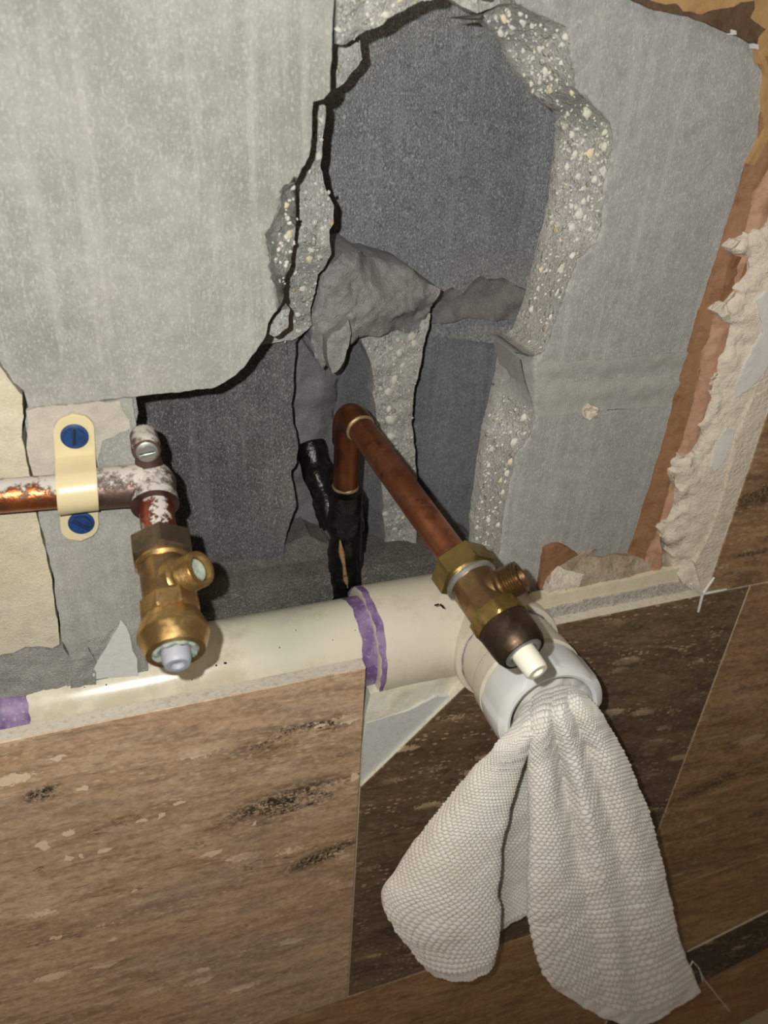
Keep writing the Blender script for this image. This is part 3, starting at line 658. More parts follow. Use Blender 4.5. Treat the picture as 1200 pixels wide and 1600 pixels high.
# ------------------------------------------------------------------ tiles
Z0 = HGT
def prism(poly, y0, y1, name, mat, parent, edge=None, bev=.0006):
    """flat tile from an (x, z) outline, its rim bevelled"""
    n = len(poly); cx = sum(p[0] for p in poly) / n; cz = sum(p[1] for p in poly) / n
    V = []; F = []
    def inset(d):
        out = []
        for i in range(n):
            a, b, c = (Vector(poly[(i + k) % n]) for k in (-1, 0, 1))
            n1 = Vector(((b - a).y, -(b - a).x)).normalized(); n2 = Vector(((c - b).y, -(c - b).x)).normalized()
            m = (n1 + n2); m = m / max(m.dot(n1), .3) ; out.append(b - m * d)
        return out
    area = sum(poly[i][0] * poly[(i + 1) % n][1] - poly[(i + 1) % n][0] * poly[i][1] for i in range(n))
    s = 1 if area > 0 else -1
    for y, q in ((y1, poly), (y0 + bev, poly), (y0, inset(bev * s))):
        V += [(p[0], y, p[1]) for p in q]
    for k in (0, 1):
        for i in range(n): j = (i + 1) % n; F.append((k * n + i, k * n + j, (k + 1) * n + j, (k + 1) * n + i))
    F.append(tuple(range(2 * n, 3 * n))); F.append(tuple(range(n))[::-1])
    o = mesh(name, V, F, mat, parent, 30)
    o.data.materials.append(edge or M_TEDGE)
    for f in o.data.polygons:
        if abs(f.normal.y) < .5: f.material_index = 1
    return o
def xz(px, py, Y=0): v = at(px, py, Y); return (v.x, v.z)
zt, zb = Z0 - .3245, Z0 - .7125; g = .0004
dl = .0006
def rect(x0, x1, z0, z1): return [(x0, z0), (x1, z0), (x1, z1), (x0, z1)]
prism(rect(-.1695, .1238, zb + g, xz(573, 1042)[1]), -.0008, .0085, 'tile', T_TAN, lin_wall)
prism(rect(-.47, -.1705, zb + g, zt - .002), 0, .0085, 'tile', T_TAN, lin_wall)
d1, d2 = xz(569, 1226), xz(715, 1085)
sl = (d2[1] - d1[1]) / (d2[0] - d1[0]); tx = d1[0] + (zt - d1[1]) / sl
cut = xz(1106, 928)
prism([(.1250, zb + g), (.4177, zb + g), (.4177, zt - g), (.249, zt - g), (.249, zt - .02), (min(tx, .215), d1[1] + sl * (min(tx, .215) - d1[0])), d1, (.1250, d1[1] - .002)], 0, .0085, 'tile', T_DARK, lin_wall)
prism(rect(.4186, .712, zb + g, zt - g), 0, .0085, 'tile', T_MID, lin_wall)
prism(rect(.3785, .671, zt + .0004, Z0 + .064), 0, .0085, 'tile', T_MID, lin_wall)
prism(rect(.672, .95, zt + .0004, Z0 + .064), 0, .0085, 'tile', T_MID, lin_wall)
# lower courses, cut along the sloping line at the bottom right
e1, e2 = xz(1092, 1477), xz(1200, 1423); s1 = (e2[1] - e1[1]) / (e2[0] - e1[0]); L1 = lambda x: e1[1] + s1 * (x - e1[0])
h1, h2 = xz(1111, 1526), xz(1200, 1480); s2 = (h2[1] - h1[1]) / (h2[0] - h1[0]); L2 = lambda x: h1[1] + s2 * (x - h1[0])
xs = [-.32, -.0245, .450, .745]
for a, b in zip(xs[:-1], xs[1:]):
    prism([(a + g, L1(a) if a > .4 else Z0 - 1.1), (b - g, L1(b) if a > .4 else Z0 - 1.1), (b - g, zb - g), (a + g, zb - g)], 0, .0085, 'tile', T_LOW, lin_wall)
prism([(.451, L2(.451) + .001), (.8, L2(.8) + .001), (.8, L1(.8) - .0012), (.451, L1(.451) - .0012)], -.0012, .0085, 'tile', T_STRIP, lin_wall)
prism([(.451, L2(.451) - .22), (.8, L2(.8) - .22), (.8, L2(.8) - .0008), (.451, L2(.451) - .0008)], 0, .0085, 'tile', T_RUST, lin_wall)
mesh('grout_bed', *join(box((-.47, .0012, Z0 - 1.25), (.1236, .0088, zb + .02)), box((.1225, .0008, Z0 - 1.25), (.95, .0088, d1[1] - .004)), box((.41, .0010, d1[1] - .004), (.95, .0088, zt - .001)),
     box((.672 - .004, .0010, zt), (.676, .0088, Z0 + .064))), M_GROUT, lin_wall, None)
mesh('bedding', *join(box((-.47, .0088, Z0 - 1.25), (.95, .03, d1[1] - .003)), box((.3785, .0088, d1[1] - .003), (.95, .03, Z0 + .07)), box((.26, .0088, d1[1] - .003), (.3785, .021, zt - .004)), box((-.47, .0088, d1[1] - .003), (.118, .0095, zt - .03))), M_GREYG, lin_wall, None)

# tile spacer, a four-armed cross in the joint corner
sp = empty('tile_spacer', at(1098, 928, -.0012), 'white plastic cross-shaped tile spacer at the corner of the cream ledge', 'tile spacer')
for (a, b) in (((1098, 928), (1135, 921)), ((1098, 928), (1091, 956)), ((1098, 928), (1080, 912)), ((1098, 928), (1116, 902))):
    mesh('arm', *tube(line(at(a[0], a[1], -.0010), at(b[0], b[1], -.0008), 4), [.0011, .0011, .001, .001, .0008], 10), M_SPACER, sp)

# ------------------------------------------------------------------ pvc drain
E0 = at(755, 965, .040)
dp = empty('drain_pipe', E0 + Vector((-.3, 0, 0)), 'thick glossy cream plastic pipe running behind the tan tile', 'pipe')
xe = at(592, 985, .012).x
mx = frame((E0.x - .70, E0.y, E0.z), (1, 0, 0))
Lp = (xe + .012) - (E0.x - .70)
V, F = loft([(0, .0302), (Lp, .0302)], mx, 96, (True, True)); mesh('pipe', V, F, M_PVC, dp, 40)
def primer(x0, x1, r, par, seed, a=.0018, ax=None, n=120, k=10):
    rs = seed * 1.7; V = []; F = []
    for i in range(n):
        th = 2 * math.pi * i / n
        w0 = x0 + a * (math.sin(3 * th + rs) + .6 * math.sin(7 * th + rs * 2) + .4 * math.sin(17 * th + rs * 3))
        w1 = x1 + a * (math.sin(2 * th + rs * 1.3) + .6 * math.sin(9 * th + rs) + .5 * math.sin(23 * th + rs))
        for j in range(k):
            t = w0 + (max(w1, w0 + .0005) - w0) * j / (k - 1)
            V.append(ax @ Vector((r * math.cos(th), r * math.sin(th), t)))
    for i in range(n):
        for j in range(k - 1):
            a_, b_ = i * k + j, ((i + 1) % n) * k + j; F.append((a_, b_, b_ + 1, a_ + 1))
    return mesh('primer_band', V, F, M_PURP, par, 60)
cx0 = (xe) - (E0.x - .70)
primer(cx0 - .0095, cx0 + .001, .03035, dp, 1, .0008, mx)
xl = at(42, 1110, .012).x - (E0.x - .70)
primer(xl - .016, xl, .03035, dp, 2, .0008, mx)
# collar at far left where the next fitting begins
V, F = loft([(xl - .09, .0355), (xl - .0165, .0358), (xl - .015, .0345), (xl - .015, .0303)], mx, 72); mesh('coupling', V, F, M_PVC2, dp, 40)

VD = -Vector(cam2w(((217 - 600) / FOC, (210 - 800) / FOC, 1.0))).normalized()
el = empty('drain_elbow', E0, 'dusty off-white plastic elbow fitting between the pipe and the white nut', 'pipe fitting')
mh = frame((E0.x, E0.y, E0.z), (-1, 0, 0)); hl = E0.x - xe
V, F = loft([(.012, .0348), (.0215, .0352), (.0222, .0346), (.0235, .0346), (.0242, .0364), (hl * .72, .0365), (hl - .004, .0366), (hl - .0008, .0362), (hl, .0345), (hl, .0304)], mh, 96, (True, False))
mesh('socket', V, F, M_PVC2, el, 40)
primer(hl - .0042, hl + .0003, .03672, el, 5, .0007, mh)
mv = frame(E0, VD)
bm = bmesh.new(); bmesh.ops.create_uvsphere(bm, u_segments=64, v_segments=32, radius=.0352)
V = [v.co + E0 for v in bm.verts]; F = [tuple(x.index for x in f.verts) for f in bm.faces]; bm.free()
mesh('elbow_body', V, F, M_PVC2, el, 60)
V, F = loft([(0, .035), (.018, .0352), (.0195, .0362), (.041, .0366), (.0425, .0362), (.043, .032)], mv, 96, (True, True)); mesh('hub', V, F, M_PVC2, el, 40)
primer(.0428, .0446, .0331, el, 3, .0008, mv)
V, F = xform(box((-.0006, -.0002, 0), (.0006, .0002, .0045)), frame(at(688, 944, .005), (.6, 0, -.8), (0, 1, 0))); 
V2, F2 = xform(box((-.0005, -.0002, 0), (.0005, .0002, .003)), frame(at(686, 944, .005), (-1, 0, -.1), (0, 1, 0)))
mesh('black_mark', *join((V, F), (V2, F2)), M_BLACK, el, None)

ta = empty('trap_adapter', E0 + VD * .05, 'cream threaded trap adapter with a glossy white slip nut holding the washcloth', 'pipe fitting')
V, F = loft([(.042, .0326), (.064, .0328), (.0650, .0338), (.0665, .0342), (.077, .0342), (.0782, .032), (.083, .030)], mv, 96); mesh('adapter_body', V, F, M_PVC2, ta, 40)
# slip nut with broad lugs, open mouth
ring = []
nn = 96
prof = [(.078, .0310), (.0785, .0326), (.082, .0334), (.099, .0330), (.1030, .0322), (.1052, .0305), (.1058, .0285), (.1048, .0266), (.100, .0254), (.080, .0250), (.080, .001)]
V = []; F = []
for (t, r) in prof:
    for i, th in enumerate(circ(nn)):
        k_ = 0
        if r > .0321 and t < .1035:
            a = math.degrees(th) % 90
            k_ = .0013 if a < 34 else (.0013 * max(0, 1 - (a - 34) / 4) if a < 45 else .0013 * max(0, (a - 86) / 4))
        V.append(mv @ Vector(((r + k_) * math.cos(th), (r + k_) * math.sin(th), t)))
for k in range(len(prof) - 1):
    for i in range(nn): j = (i + 1) % nn; F.append((k * nn + i, k * nn + j, (k + 1) * nn + j, (k + 1) * nn + i))
o = mesh('slip_nut', V, F, M_NUTW, ta, 35); o['label'] = 'glossy white lugged slip nut'

# ------------------------------------------------------------------ black coated pipe and copper pipes inside the hole
PB = at(538, 755, .080); PB2 = at(537, 960, .072)
bp = empty('black_pipe', PB2, 'black tar-coated vertical pipe with a slanting branch, inside the broken hole', 'pipe')
kk = 46; ln = line(at(540, 768, .083), at(535, 1010, .088), kk)
rad = [.0106 + (.0014 if 4 < i < 11 else 0) + .0006 * math.sin(i * .9) for i in range(kk + 1)]
mesh('pipe', *tube(ln, rad, 32, .0011, 3), M_TAR, bp, 60)
ln = line(at(482, 694, .128), at(522, 818, .090), 24)
mesh('branch', *tube(ln, [.0098 + .0005 * math.sin(i * .8) for i in range(25)], 28, .0016, 5), M_TAR, bp, 60)
ln = [at(512, 1010, .088), at(500, 980, .088), at(484, 968, .088), at(462, 976, .088), at(440, 1010, .088)]
mesh('bend', *tube(ln, [.013, .014, .0145, .014, .013], 28, .001, 7), M_TAR, bp, 60)
ln = [at(531, 842, .0735), at(534, 862, .0735), at(538, 885, .0738), at(540, 905, .0742), at(543, 918, .0746)]
mesh('bare_strip', *tube(ln, [.0004, .0020, .0012, .0020, .0008], 10, .0004, 2), M_TARTORN, bp, 60)
ln = line(at(566, 775, .074), at(561, 930, .070), 12)
mesh('coating_ridge', *tube(ln, [.0010 + .0006 * math.sin(i * 1.9) for i in range(13)], 10, .0005, 4), M_TAR, bp, 60)

C0 = at(543, 650, .072)
PA = at(558, 662, .060); PBt = at(712, 874, -.049); dC = (PBt - PA).normalized()
cp = empty('copper_pipe', C0, 'bare copper pipe rising from the black pipe and bending forward to the right-hand valve', 'pipe')
low = at(540, 760, .080)
cor = PA - dC * .012
cvl = line(low, cor + (low - cor).normalized() * .012, 6)
stub = line(low, cor + (low - cor).normalized() * .014, 8)
mesh('stub', *tube(stub, .0080, 40), M_COPE, cp, 40)
elb = bend(low, cor, PA + dC * .02, .0125, 16)
elb = [elb[0] + (low - cor).normalized() * .009] + elb + [elb[-1] + dC * .004]
mesh('elbow', *tube(elb, .0093, 40), M_COPE, cp, 40)
mesh('solder_ring', *tube([elb[-1] - dC * .0004, elb[-1] + dC * .0006, elb[-1] + dC * .0012], [.0093, .0090, .0081], 40, .0002, 6), M_SOLD, cp, 60)
mesh('solder_ring', *tube([low + Vector((0, 0, -.0012)), low, low + Vector((0, 0, .0012))], [.0083, .0088, .0081], 40, .0005, 2), M_SOLD, cp, 60)
mesh('pipe', *tube(line(elb[-1] - dC * .008, PBt + dC * .006, 30), .00795, 48), M_COP, cp, 40)

# ------------------------------------------------------------------ valves
def valve(org, d, up, label, look):
    t = empty('shutoff_valve', org, label, 'valve')
    m = frame(org, d, up)
    R = lambda s: s * look.get('s', 1.0)
    hexp = [(0, .0098), (.0002, .0128, 6, .5), (.0018, .0152, 6, 0), (.0118, .0152, 6, 0), (.0134, .0128, 6, .5), (.0136, .0105)]
    mesh('compression_nut', *loft([(a[0], R(a[1])) + tuple(a[2:]) for a in hexp], m, 72), look['nut'], t, 28)
    mesh('nut_ring', *loft([(.0128, R(.0118)), (.0138, R(.0128)), (.0152, R(.0130)), (.0164, R(.0118))], m, 64), look['ring'], t, 40)
    mesh('valve_body', *loft([(.0135, R(.0112)), (.016, R(.0121), 8, .45), (.034, R(.0121), 8, .45), (.036, R(.0122), 8, .2)], m, 64), look['body'], t, 30)
    mesh('collar', *loft([(.0352, R(.0118)), (.0358, R(.0134), 8, .1), (.0422, R(.0137), 8, .1), (.0435, R(.0128))], m, 64), look['collar'], t, 28)
    bn = look.get('bn', [(.0428, .0122), (.0450, .0132), (.0500, .0152), (.0522, .0156), (.0530, .0155), (.0605, .0126)])
    mesh('bonnet', *loft([(a, R(b)) for a, b in bn] + [(.0607, R(.0100)), (.056, R(.0088)), (.0545, R(.004))], m, 72), look['bonnet'], t, 22)
    if look.get('crust'):
        V, F = loft([(.0562, .0092), (.0600, .0098), (.0612, .0085), (.0602, .0062), (.057, .005)], m, 48)
        A = np.array([tuple(v) for v in V]); N = fbm(A, .0022, 5, 3); V = [v + Vector(d) * float(n) * .0009 for v, n in zip(V, N)]
        mesh('limescale', V, F, M_CRUST, t, 60)
    else:
        mesh('washer', *loft([(.0562, R(.0088)), (.0604, R(.0092)), (.061, R(.0080)), (.0605, R(.0064)), (.057, .006)], m, 48), look['ring'], t, 40)
    sr = look.get('sr', .0060)
    mesh('stem', *loft([(.053, sr), (.064, sr), (look['sl'] - .001, sr * .93), (look['sl'], sr * .84), (look['sl'], sr * .5), (look['sl'] - .002, sr * .42), (look['sl'] - .002, .0005)], m, 40), look['stem'], t, 30)
    # outlet port with thread, pointing up and to the right
    pd = Vector(look['pdir']).normalized(); po = m @ Vector((0, 0, look.get('pt', .026)))
    mp = frame(po, pd, d)
    pr = [(.006, .0082), (.0125, .0080), (.0130, .0072)]
    tt = .0132
    while tt < .0200: pr += [(tt, .0074), (tt + .0005, .0081), (tt + .0010, .0074)]; tt += .00125
    pr += [(.0212, .0078), (.0216, .0070), (.0214, .0058), (.012, .0054), (.012, .0004)]
    mesh('outlet_port', *loft(pr, mp, 56), look['port'], t, 45)
    mesh('port_shoulder', *loft([(.004, .0098), (.0098, .0094), (.0112, .0080), (.0116, .006)], mp, 48), look['port'], t, 40)
    if look.get('crust'):
        mesh('limescale', *loft([(.0135, .0054), (.0185, .0052), (.0172, .003), (.016, .0005)], mp, 32), M_CRUST, t, 60)
    return t
LA, LB = at(242, 775, .005), at(277, 1035, -.081); dL = (LB - LA).normalized()
valve(LA + dL * .026, dL, (0, 0, 1), 'brass angle valve with a grey plastic stem on the left copper stub', dict(nut=M_BRASSD, ring=M_BRASS, body=M_BRASSR, collar=M_BRASS, bonnet=M_BRASS, stem=M_STEMG, port=M_BRASS, crust=1, sl=.0665, sr=.0060, pdir=(.66, -.42, .58), s=.97))
valve(PBt + dC * .000, dC, (0, 0, 1), 'olive brass angle valve with a white plastic stem above the white nut', dict(nut=M_BRASSO, ring=M_ZINC, body=M_BRASSR, collar=M_BRASSO, bonnet=M_BRASSK, stem=M_STEMW, port=M_BRASSR, bn=[(.0428, .0124), (.0445, .0126), (.0530, .0123), (.0575, .0119), (.0605, .0106)], sl=.0715, sr=.0058, pdir=(.70, -.30, .62), s=1.02, pt=.025))

# left supply pipe with drop-ear elbow
sp_ = empty('supply_pipe', LA, 'dusty copper pipe with a wing elbow, running in from the left edge', 'pipe')
pl = at(0, 779, .010); pr_ = at(150, 768, .010); hx = (pr_ - pl).normalized()
start = pl - hx * .30; K = at(238, 757, .010)
mesh('pipe', *tube(line(start, K - hx * .018, 30), .00795, 40), M_COPD, sp_, 40)
mesh('elbow_socket', *tube([K - hx * .0262, K - hx * .0258, K - hx * .015, K - hx * .004], [.0082, .0098, .0100, .0108], 40, .0003, 3), M_CASTE, sp_, 40)
bm = bmesh.new(); bmesh.ops.create_uvsphere(bm, u_segments=40, v_segments=24, radius=.0112)
V = [v.co + K for v in bm.verts]; F = [tuple(x.index for x in f.verts) for f in bm.faces]; bm.free(); mesh('elbow_body', V, F, M_CASTE, sp_, 60)
mK = frame(K, dL)
mesh('elbow_mouth', *loft([(0, .0108), (.008, .0108), (.0105, .0112), (.0135, .0112), (.0138, .0104), (.0136, .0078)], mK, 48), M_CASTE, sp_, 35)
mesh('stub', *loft([(.004, .0080), (.034, .0080)], frame(K, (LA + dL * .03 - K).normalized()), 40), M_STUBL, sp_, 40)
EAR = at(229, 703, .0075)
mesh('wing', *join(tube([EAR + Vector((0, .004, 0)), EAR + Vector((0, 0, 0)), EAR + Vector((0, -.0015, 0))], [.0068, .0068, .006], 32), tube([EAR + Vector((0, .0042, -.001)), K + Vector((0, .004, .003))], [.0052, .0075], 24), tube([EAR + Vector((0, .014, 0)), EAR + Vector((0, .003, 0))], [.0066, .0066], 24)), M_CASTE, sp_, 40)
def screw(c, r, mat, par, ang, name='screw'):
    s_ = math.radians(ang); parts = [loft([(0, r * .9), (.0004, r), (.0010, r), (.0014, r * .8)], frame(c, (0, -1, 0)), 32)]
    o = mesh(name, *parts[0], mat, par, 40)
    # two half-moon lands leave a real slot between them
    lands = []
    for sg in (-1, 1):
        V = []; pts = []
        for i in range(15):
            a = math.asin(.22) + (math.pi - 2 * math.asin(.22)) * i / 14; pts.append((math.cos(a) * r * .78, math.sin(a) * r * .78 * 1.0))
        q = [(x * math.cos(s_) - y * sg * math.sin(s_), x * math.sin(s_) + y * sg * math.cos(s_)) for x, y in pts]
        n = len(q); V = [(c.x + a, c.y - .0013, c.z + b) for a, b in q] + [(c.x + a * .97, c.y - .0029, c.z + b * .97) for a, b in q]
        F = [(i, (i + 1) % n, n + (i + 1) % n, n + i) for i in range(n)] + [tuple(range(n, 2 * n))]
        lands.append((V, F))
    mesh('slotted_crown', *join(*lands), mat, o, 30)
    mesh('slot', *xform(box((-r * .7, -.00012, -r * .10), (r * .7, 0, r * .10)), Matrix.Translation((c.x, c.y - .00142, c.z)) @ Matrix.Rotation(-s_, 4, 'Y')), M_SLOT, o, None)  # thin dark strip on the slot floor, painting the recess in shade
    return o
screw(EAR + Vector((0, -.0014, 0)), .0050, M_ZINC, sp_, 8)

# clamp
ctr = at(121, 765, .010)
cl = empty('pipe_clamp', ctr, 'cream plastic pipe clamp with two blue slotted screws, strapped over the left copper pipe', 'clamp')
zt1 = at(115, 645, .020).z; zb1 = at(127, 843, .020).z; rc = .0098; w_ = .0088
path = []   # (y, z, x-shift)
zc = ctr.z
ytop = .0195
for i in range(15): path.append((ytop, zt1 + (zc + .0125 - zt1) * i / 14))
for i in range(4): t = (i + 1) / 5; path.append((ytop + (-.0 - .0065) * t, zc + .0125 - .0022 * t))
for i in range(21):
    a = math.radians(82 - 164 * i / 20); path.append((.010 - rc * math.cos(a) * 1.02 , zc + rc * math.sin(a) * 1.02))
for i in range(4): t = (i + 1) / 5; path.append((.0135 + .006 * t, zc - .0103 - .0006 * t))
for i in range(12): path.append((ytop, zc - .0112 + (zb1 - zc + .0112) * i / 11))
V = []; F = []; nw = 12
xc0 = at(114, 645, .020).x; xc1 = at(126, 843, .020).x
for k, (y, z) in enumerate(path):
    f_ = (z - zt1) / (zb1 - zt1); xc = xc0 + (xc1 - xc0) * f_
    dt = min(abs(zt1 - z), 1); db = min(abs(z - zb1), 1)
    hw = w_
    if z > zc and dt < w_: hw = math.sqrt(max(w_ ** 2 - (w_ - dt) ** 2, 1e-8))
    if z < zc and db < w_ * .9: hw = math.sqrt(max(w_ ** 2 - (w_ - db) ** 2, 1e-8))
    hw = min(hw, w_)
    for j in range(nw + 1): V.append((xc + hw * (2 * j / nw - 1), y, z))
for k in range(len(path) - 1):
    for j in range(nw): a = k * (nw + 1) + j; F.append((a, a + 1, a + nw + 2, a + nw + 1))
o = mesh('strap', V, F, M_CLAMP, cl, 50)
md = o.modifiers.new('thick', 'SOLIDIFY'); md.thickness = .0019; md.offset = 0
md = o.modifiers.new('bev', 'BEVEL'); md.width = .0004; md.segments = 2
sc1 = at(116.5, 681, .018); sc2 = at(127, 816, .018)
for c_, a_ in ((sc1, 80), (sc2, -40)):
    screw(c_, .0061, M_BLUES, cl, a_)

for (px, py, r_) in ((352, 1036, .0011), (338, 1040, .0008), (437, 1012, .0006), (462, 985, .0005), (300, 1062, .0004), (166, 1070, .0006), (132, 1074, .0005), (520, 1000, .0004), (555, 985, .0004)):
    # each speck sits on the pipe's surface where this sight line meets it
    best = min((abs(math.hypot(at(px, py, .0098 + k_ * .0002).y - E0.y, at(px, py, .0098 + k_ * .0002).z - E0.z) - .0303), k_) for k_ in range(150))
    mesh('grime_speck', *ico(at(px, py, .0098 + best[1] * .0002), r_, RS), M_BLACK, dp, 60)
for (px, py, r_) in ((882, 948, .0011), (917, 945, .0007), (848, 960, .0005), (1001, 946, .0005), (1020, 936, .0005)):
    mesh('dark_crumb', *ico(at(px, py, .0086), r_, RS), M_BLACK, lin_wall, 60)
# ------------------------------------------------------------------ washcloth
# guide rows: for each fold line the pixel + distance out of the wall at which it hangs, from nut to hem
def yy(a, b, n=7): return [a + (b - a) * i / (n - 1) for i in range(n)]
TV = [0, .10, .25, .45, .65, .83, 1.0]
YM = -.060
G_ = [  # (list of (px,py)), list of Y
 ([(806, 1148), (784, 1160), (740, 1210), (671, 1286), (618, 1360), (598, 1412), (668, 1516)], [-.054, -.070, -.055, -.045, -.038, -.036, -.040]),
 ([(810, 1132), (797, 1153), (757, 1205), (700, 1290), (655, 1372), (640, 1440), (692, 1528)], [-.053, -.074, -.066, -.062, -.056, -.052, -.050]),
 ([(817, 1118), (812, 1148), (780, 1205), (742, 1295), (715, 1385), (706, 1455), (728, 1531)], [-.052, -.078, -.071, -.070, -.067, -.063, -.058]),
 ([(826, 1106), (829, 1140), (806, 1205), (784, 1292), (775, 1378), (776, 1450), (768, 1513)], [-.052, -.079, -.068, -.066, -.064, -.062, -.058]),
 ([(832, 1100), (831, 1140), (800, 1205), (770, 1290), (756, 1370), (764, 1425), (776, 1462)], [-.050, -.058, -.044, -.042, -.036, -.032, -.030]),
 ([(836, 1096), (832, 1140), (822, 1205), (815, 1290), (812, 1360), (810, 1400), (808, 1436)], [-.050, -.057, -.040, -.036, -.030, -.028, -.027]),
 ([(840, 1093), (834, 1140), (842, 1205), (860, 1290), (868, 1350), (868, 1390), (868, 1418)], [-.050, -.058, -.042, -.040, -.036, -.034, -.034]),
 ([(846, 1089), (836, 1136), (832, 1200), (832, 1290), (829, 1385), (834, 1462), (856, 1526)], [-.052, -.079, -.072, -.072, -.070, -.066, -.060]),
 ([(856, 1083), (850, 1128), (852, 1190), (864, 1290), (872, 1390), (882, 1478), (900, 1566)], [-.052, -.083, -.079, -.080, -.078, -.072, -.064]),
 ([(868, 1081), (863, 1122), (874, 1185), (893, 1285), (912, 1390), (930, 1490), (945, 1590)], [-.052, -.075, -.063, -.068, -.073, -.069, -.062]),
 ([(878, 1077), (876, 1116), (893, 1175), (920, 1280), (944, 1385), (962, 1490), (978, 1600)], [-.052, -.083, -.080, -.082, -.079, -.073, -.065]),
 ([(888, 1076), (890, 1108), (915, 1168), (950, 1275), (972, 1380), (984, 1490), (1008, 1602)], [-.052, -.075, -.068, -.072, -.074, -.069, -.062]),
 ([(899, 1077), (905, 1100), (938, 1160), (980, 1270), (1008, 1378), (1026, 1480), (1054, 1578)], [-.052, -.078, -.076, -.078, -.076, -.072, -.065]),
 ([(908, 1083), (925, 1103), (960, 1156), (1010, 1262), (1040, 1370), (1060, 1462), (1094, 1548)], [-.053, -.070, -.066, -.066, -.064, -.062, -.058]),
]
def crom(P, t):
    """Catmull-Rom through rows P at parameter t in row units"""
    n = len(P); i = np.clip(np.floor(t).astype(int), 0, n - 2); f = (t - i)
    g_ = lambda k: P[np.clip(k, 0, n - 1)]
    p0, p1, p2, p3 = g_(i - 1), g_(i), g_(i + 1), g_(i + 2)
    sh = (-1,) + (1,) * (P.ndim - 1); f = f.reshape(sh)
    return .5 * (2 * p1 + (p2 - p0) * f + (2 * p0 - 5 * p1 + 4 * p2 - p3) * f ** 2 + (3 * p1 - p0 - 3 * p2 + p3) * f ** 3)
GP = np.zeros((len(G_), 7, 3))
for i, (pp, ys) in enumerate(G_):
    for j in range(7):
        GP[i, j] = tuple(at(pp[j][0], pp[j][1], ys[j]))
def make_grid(nu, nv):
    # rows of equal spacing in v, using TV as knots
    tv = np.interp(np.linspace(0, 1, nv), TV, np.arange(7))
    C = crom(np.swapaxes(GP, 0, 1).copy(), tv)              # nv x guides x 3
    C = np.swapaxes(C, 0, 1)                                # guides x nv x 3
    fine_ = crom(C, np.linspace(0, len(G_) - 1, nu * 3))
    # equal arc spacing across, measured two thirds of the way down
    ref = fine_[:, int(nv * .6)]; s = np.r_[0, np.cumsum(np.linalg.norm(np.diff(ref, axis=0), axis=1))]
    uu = np.interp(np.linspace(0, s[-1], nu), s, np.linspace(0, len(G_) - 1, nu * 3))
    return crom(C, uu), s[-1]
NU, NV = 620, 430
G3, width = make_grid(NU, NV)
du = np.gradient(G3, axis=0); dv = np.gradient(G3, axis=1); Nn = np.cross(du, dv); Nn /= np.linalg.norm(Nn, axis=2, keepdims=True) + 1e-12
Nn *= np.sign(-Nn[..., 1].mean()) or 1
vl = np.cumsum(np.r_[0, np.linalg.norm(np.diff(G3[NU // 2], axis=0), axis=1)])
uL = np.linspace(0, width, NU)[:, None]; vL = vl[None, :]
pit = .0046
wob = .0006 * np.sin(vL / .013 + uL / .02)
a_ = (uL + wob) / pit; b_ = vL / (pit * .80)
row = np.floor(b_); fx = (a_ + .5 * (row % 2)) % 1 - .5; fy = b_ % 1 - .5
rr = np.sqrt(np.clip(1 - (fx * 2.05) ** 2, 0, 1)) * np.sqrt(np.clip(1 - (fy * 2.05) ** 2, 0, 1))
hem = np.clip((vL - (vl[-1] - .010)) / .002, 0, 1) * np.ones_like(uL)
hemu = np.clip((.004 - np.minimum(uL, width - uL)) / .0015, 0, 1) * np.ones_like(vL)
rib = .00022 * np.sin(uL / .0011 * 1.6)
hgt = (.0022 * rr ** 1.2) * (1 - np.maximum(hem, hemu)) + rib * hem
G3 = G3 + Nn * hgt[..., None]
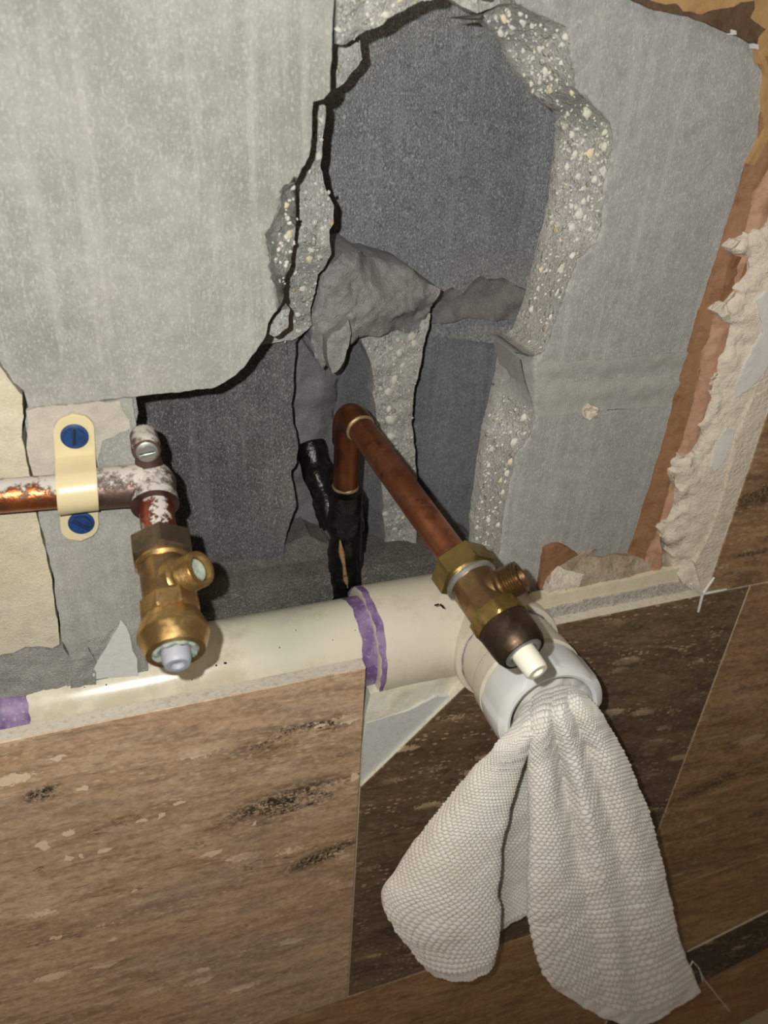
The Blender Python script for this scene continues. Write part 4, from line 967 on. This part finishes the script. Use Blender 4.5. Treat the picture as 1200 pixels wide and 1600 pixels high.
# gentle unevenness and a scalloped hem
flat = G3.reshape(-1, 3); nz = fbm(flat, .03, 9, 3).reshape(NU, NV)
G3 = G3 + Nn * (nz * .0016)[..., None]
scal = (np.sin(uL / .0032) * .0009) * np.clip((vL - (vl[-1] - .012)) / .012, 0, 1)
G3[..., 2] += scal
V = G3.reshape(-1, 3)
idx = np.arange(NU * NV).reshape(NU, NV)
q = np.stack([idx[:-1, :-1], idx[1:, :-1], idx[1:, 1:], idx[:-1, 1:]], -1).reshape(-1, 4)
wc = empty('washcloth', at(862, 1110, -.06), 'white bobbly-weave cotton washcloth stuffed into the white nut and hanging in two lobes', 'washcloth')
me = bpy.data.meshes.new('cloth'); Vl = V - np.array(wc.location)
me.vertices.add(len(Vl)); me.vertices.foreach_set('co', Vl.ravel()); me.loops.add(q.size); me.loops.foreach_set('vertex_index', q.ravel().astype(np.int32))
me.polygons.add(len(q)); me.polygons.foreach_set('loop_start', np.arange(0, q.size, 4, dtype=np.int32)); me.update(calc_edges=True); me.validate()
me.shade_smooth(); me.materials.append(M_CLOTH)
oc = bpy.data.objects.new('cloth', me); COL.objects.link(oc); oc.parent = wc
md = oc.modifiers.new('thick', 'SOLIDIFY'); md.thickness = .0012; md.offset = 0
# wad of cloth inside the nut
bm = bmesh.new(); bmesh.ops.create_uvsphere(bm, u_segments=72, v_segments=40, radius=1)
mw = frame(E0 + VD * .080, VD); V = []
for v in bm.verts:
    c = v.co; r = 1 + .06 * math.sin(c.x * 9) * math.cos(c.y * 8)
    V.append(mw @ Vector((c.x * .0235 * r, c.y * .0235 * r, c.z * .010 * r)))
F = [tuple(x.index for x in f.verts) for f in bm.faces]; bm.free()
mesh('stuffed_end', V, F, M_CLOTH, wc, 60)
ln = [at(1088, 1536, -.056), at(1078, 1510, -.052), at(1082, 1502, -.05), at(1090, 1510, -.048), at(1100, 1530, -.046), at(1120, 1555, -.044), at(1140, 1580, -.042)]
mesh('loose_thread', *tube(ln, .0005, 8), M_CLOTH, wc, 60)
ln = [at(1092, 1512, -.048), at(1096, 1525, -.046), at(1098, 1534, -.046)]
mesh('loose_thread', *tube(ln, .00045, 8), M_CLOTH, wc, 60)
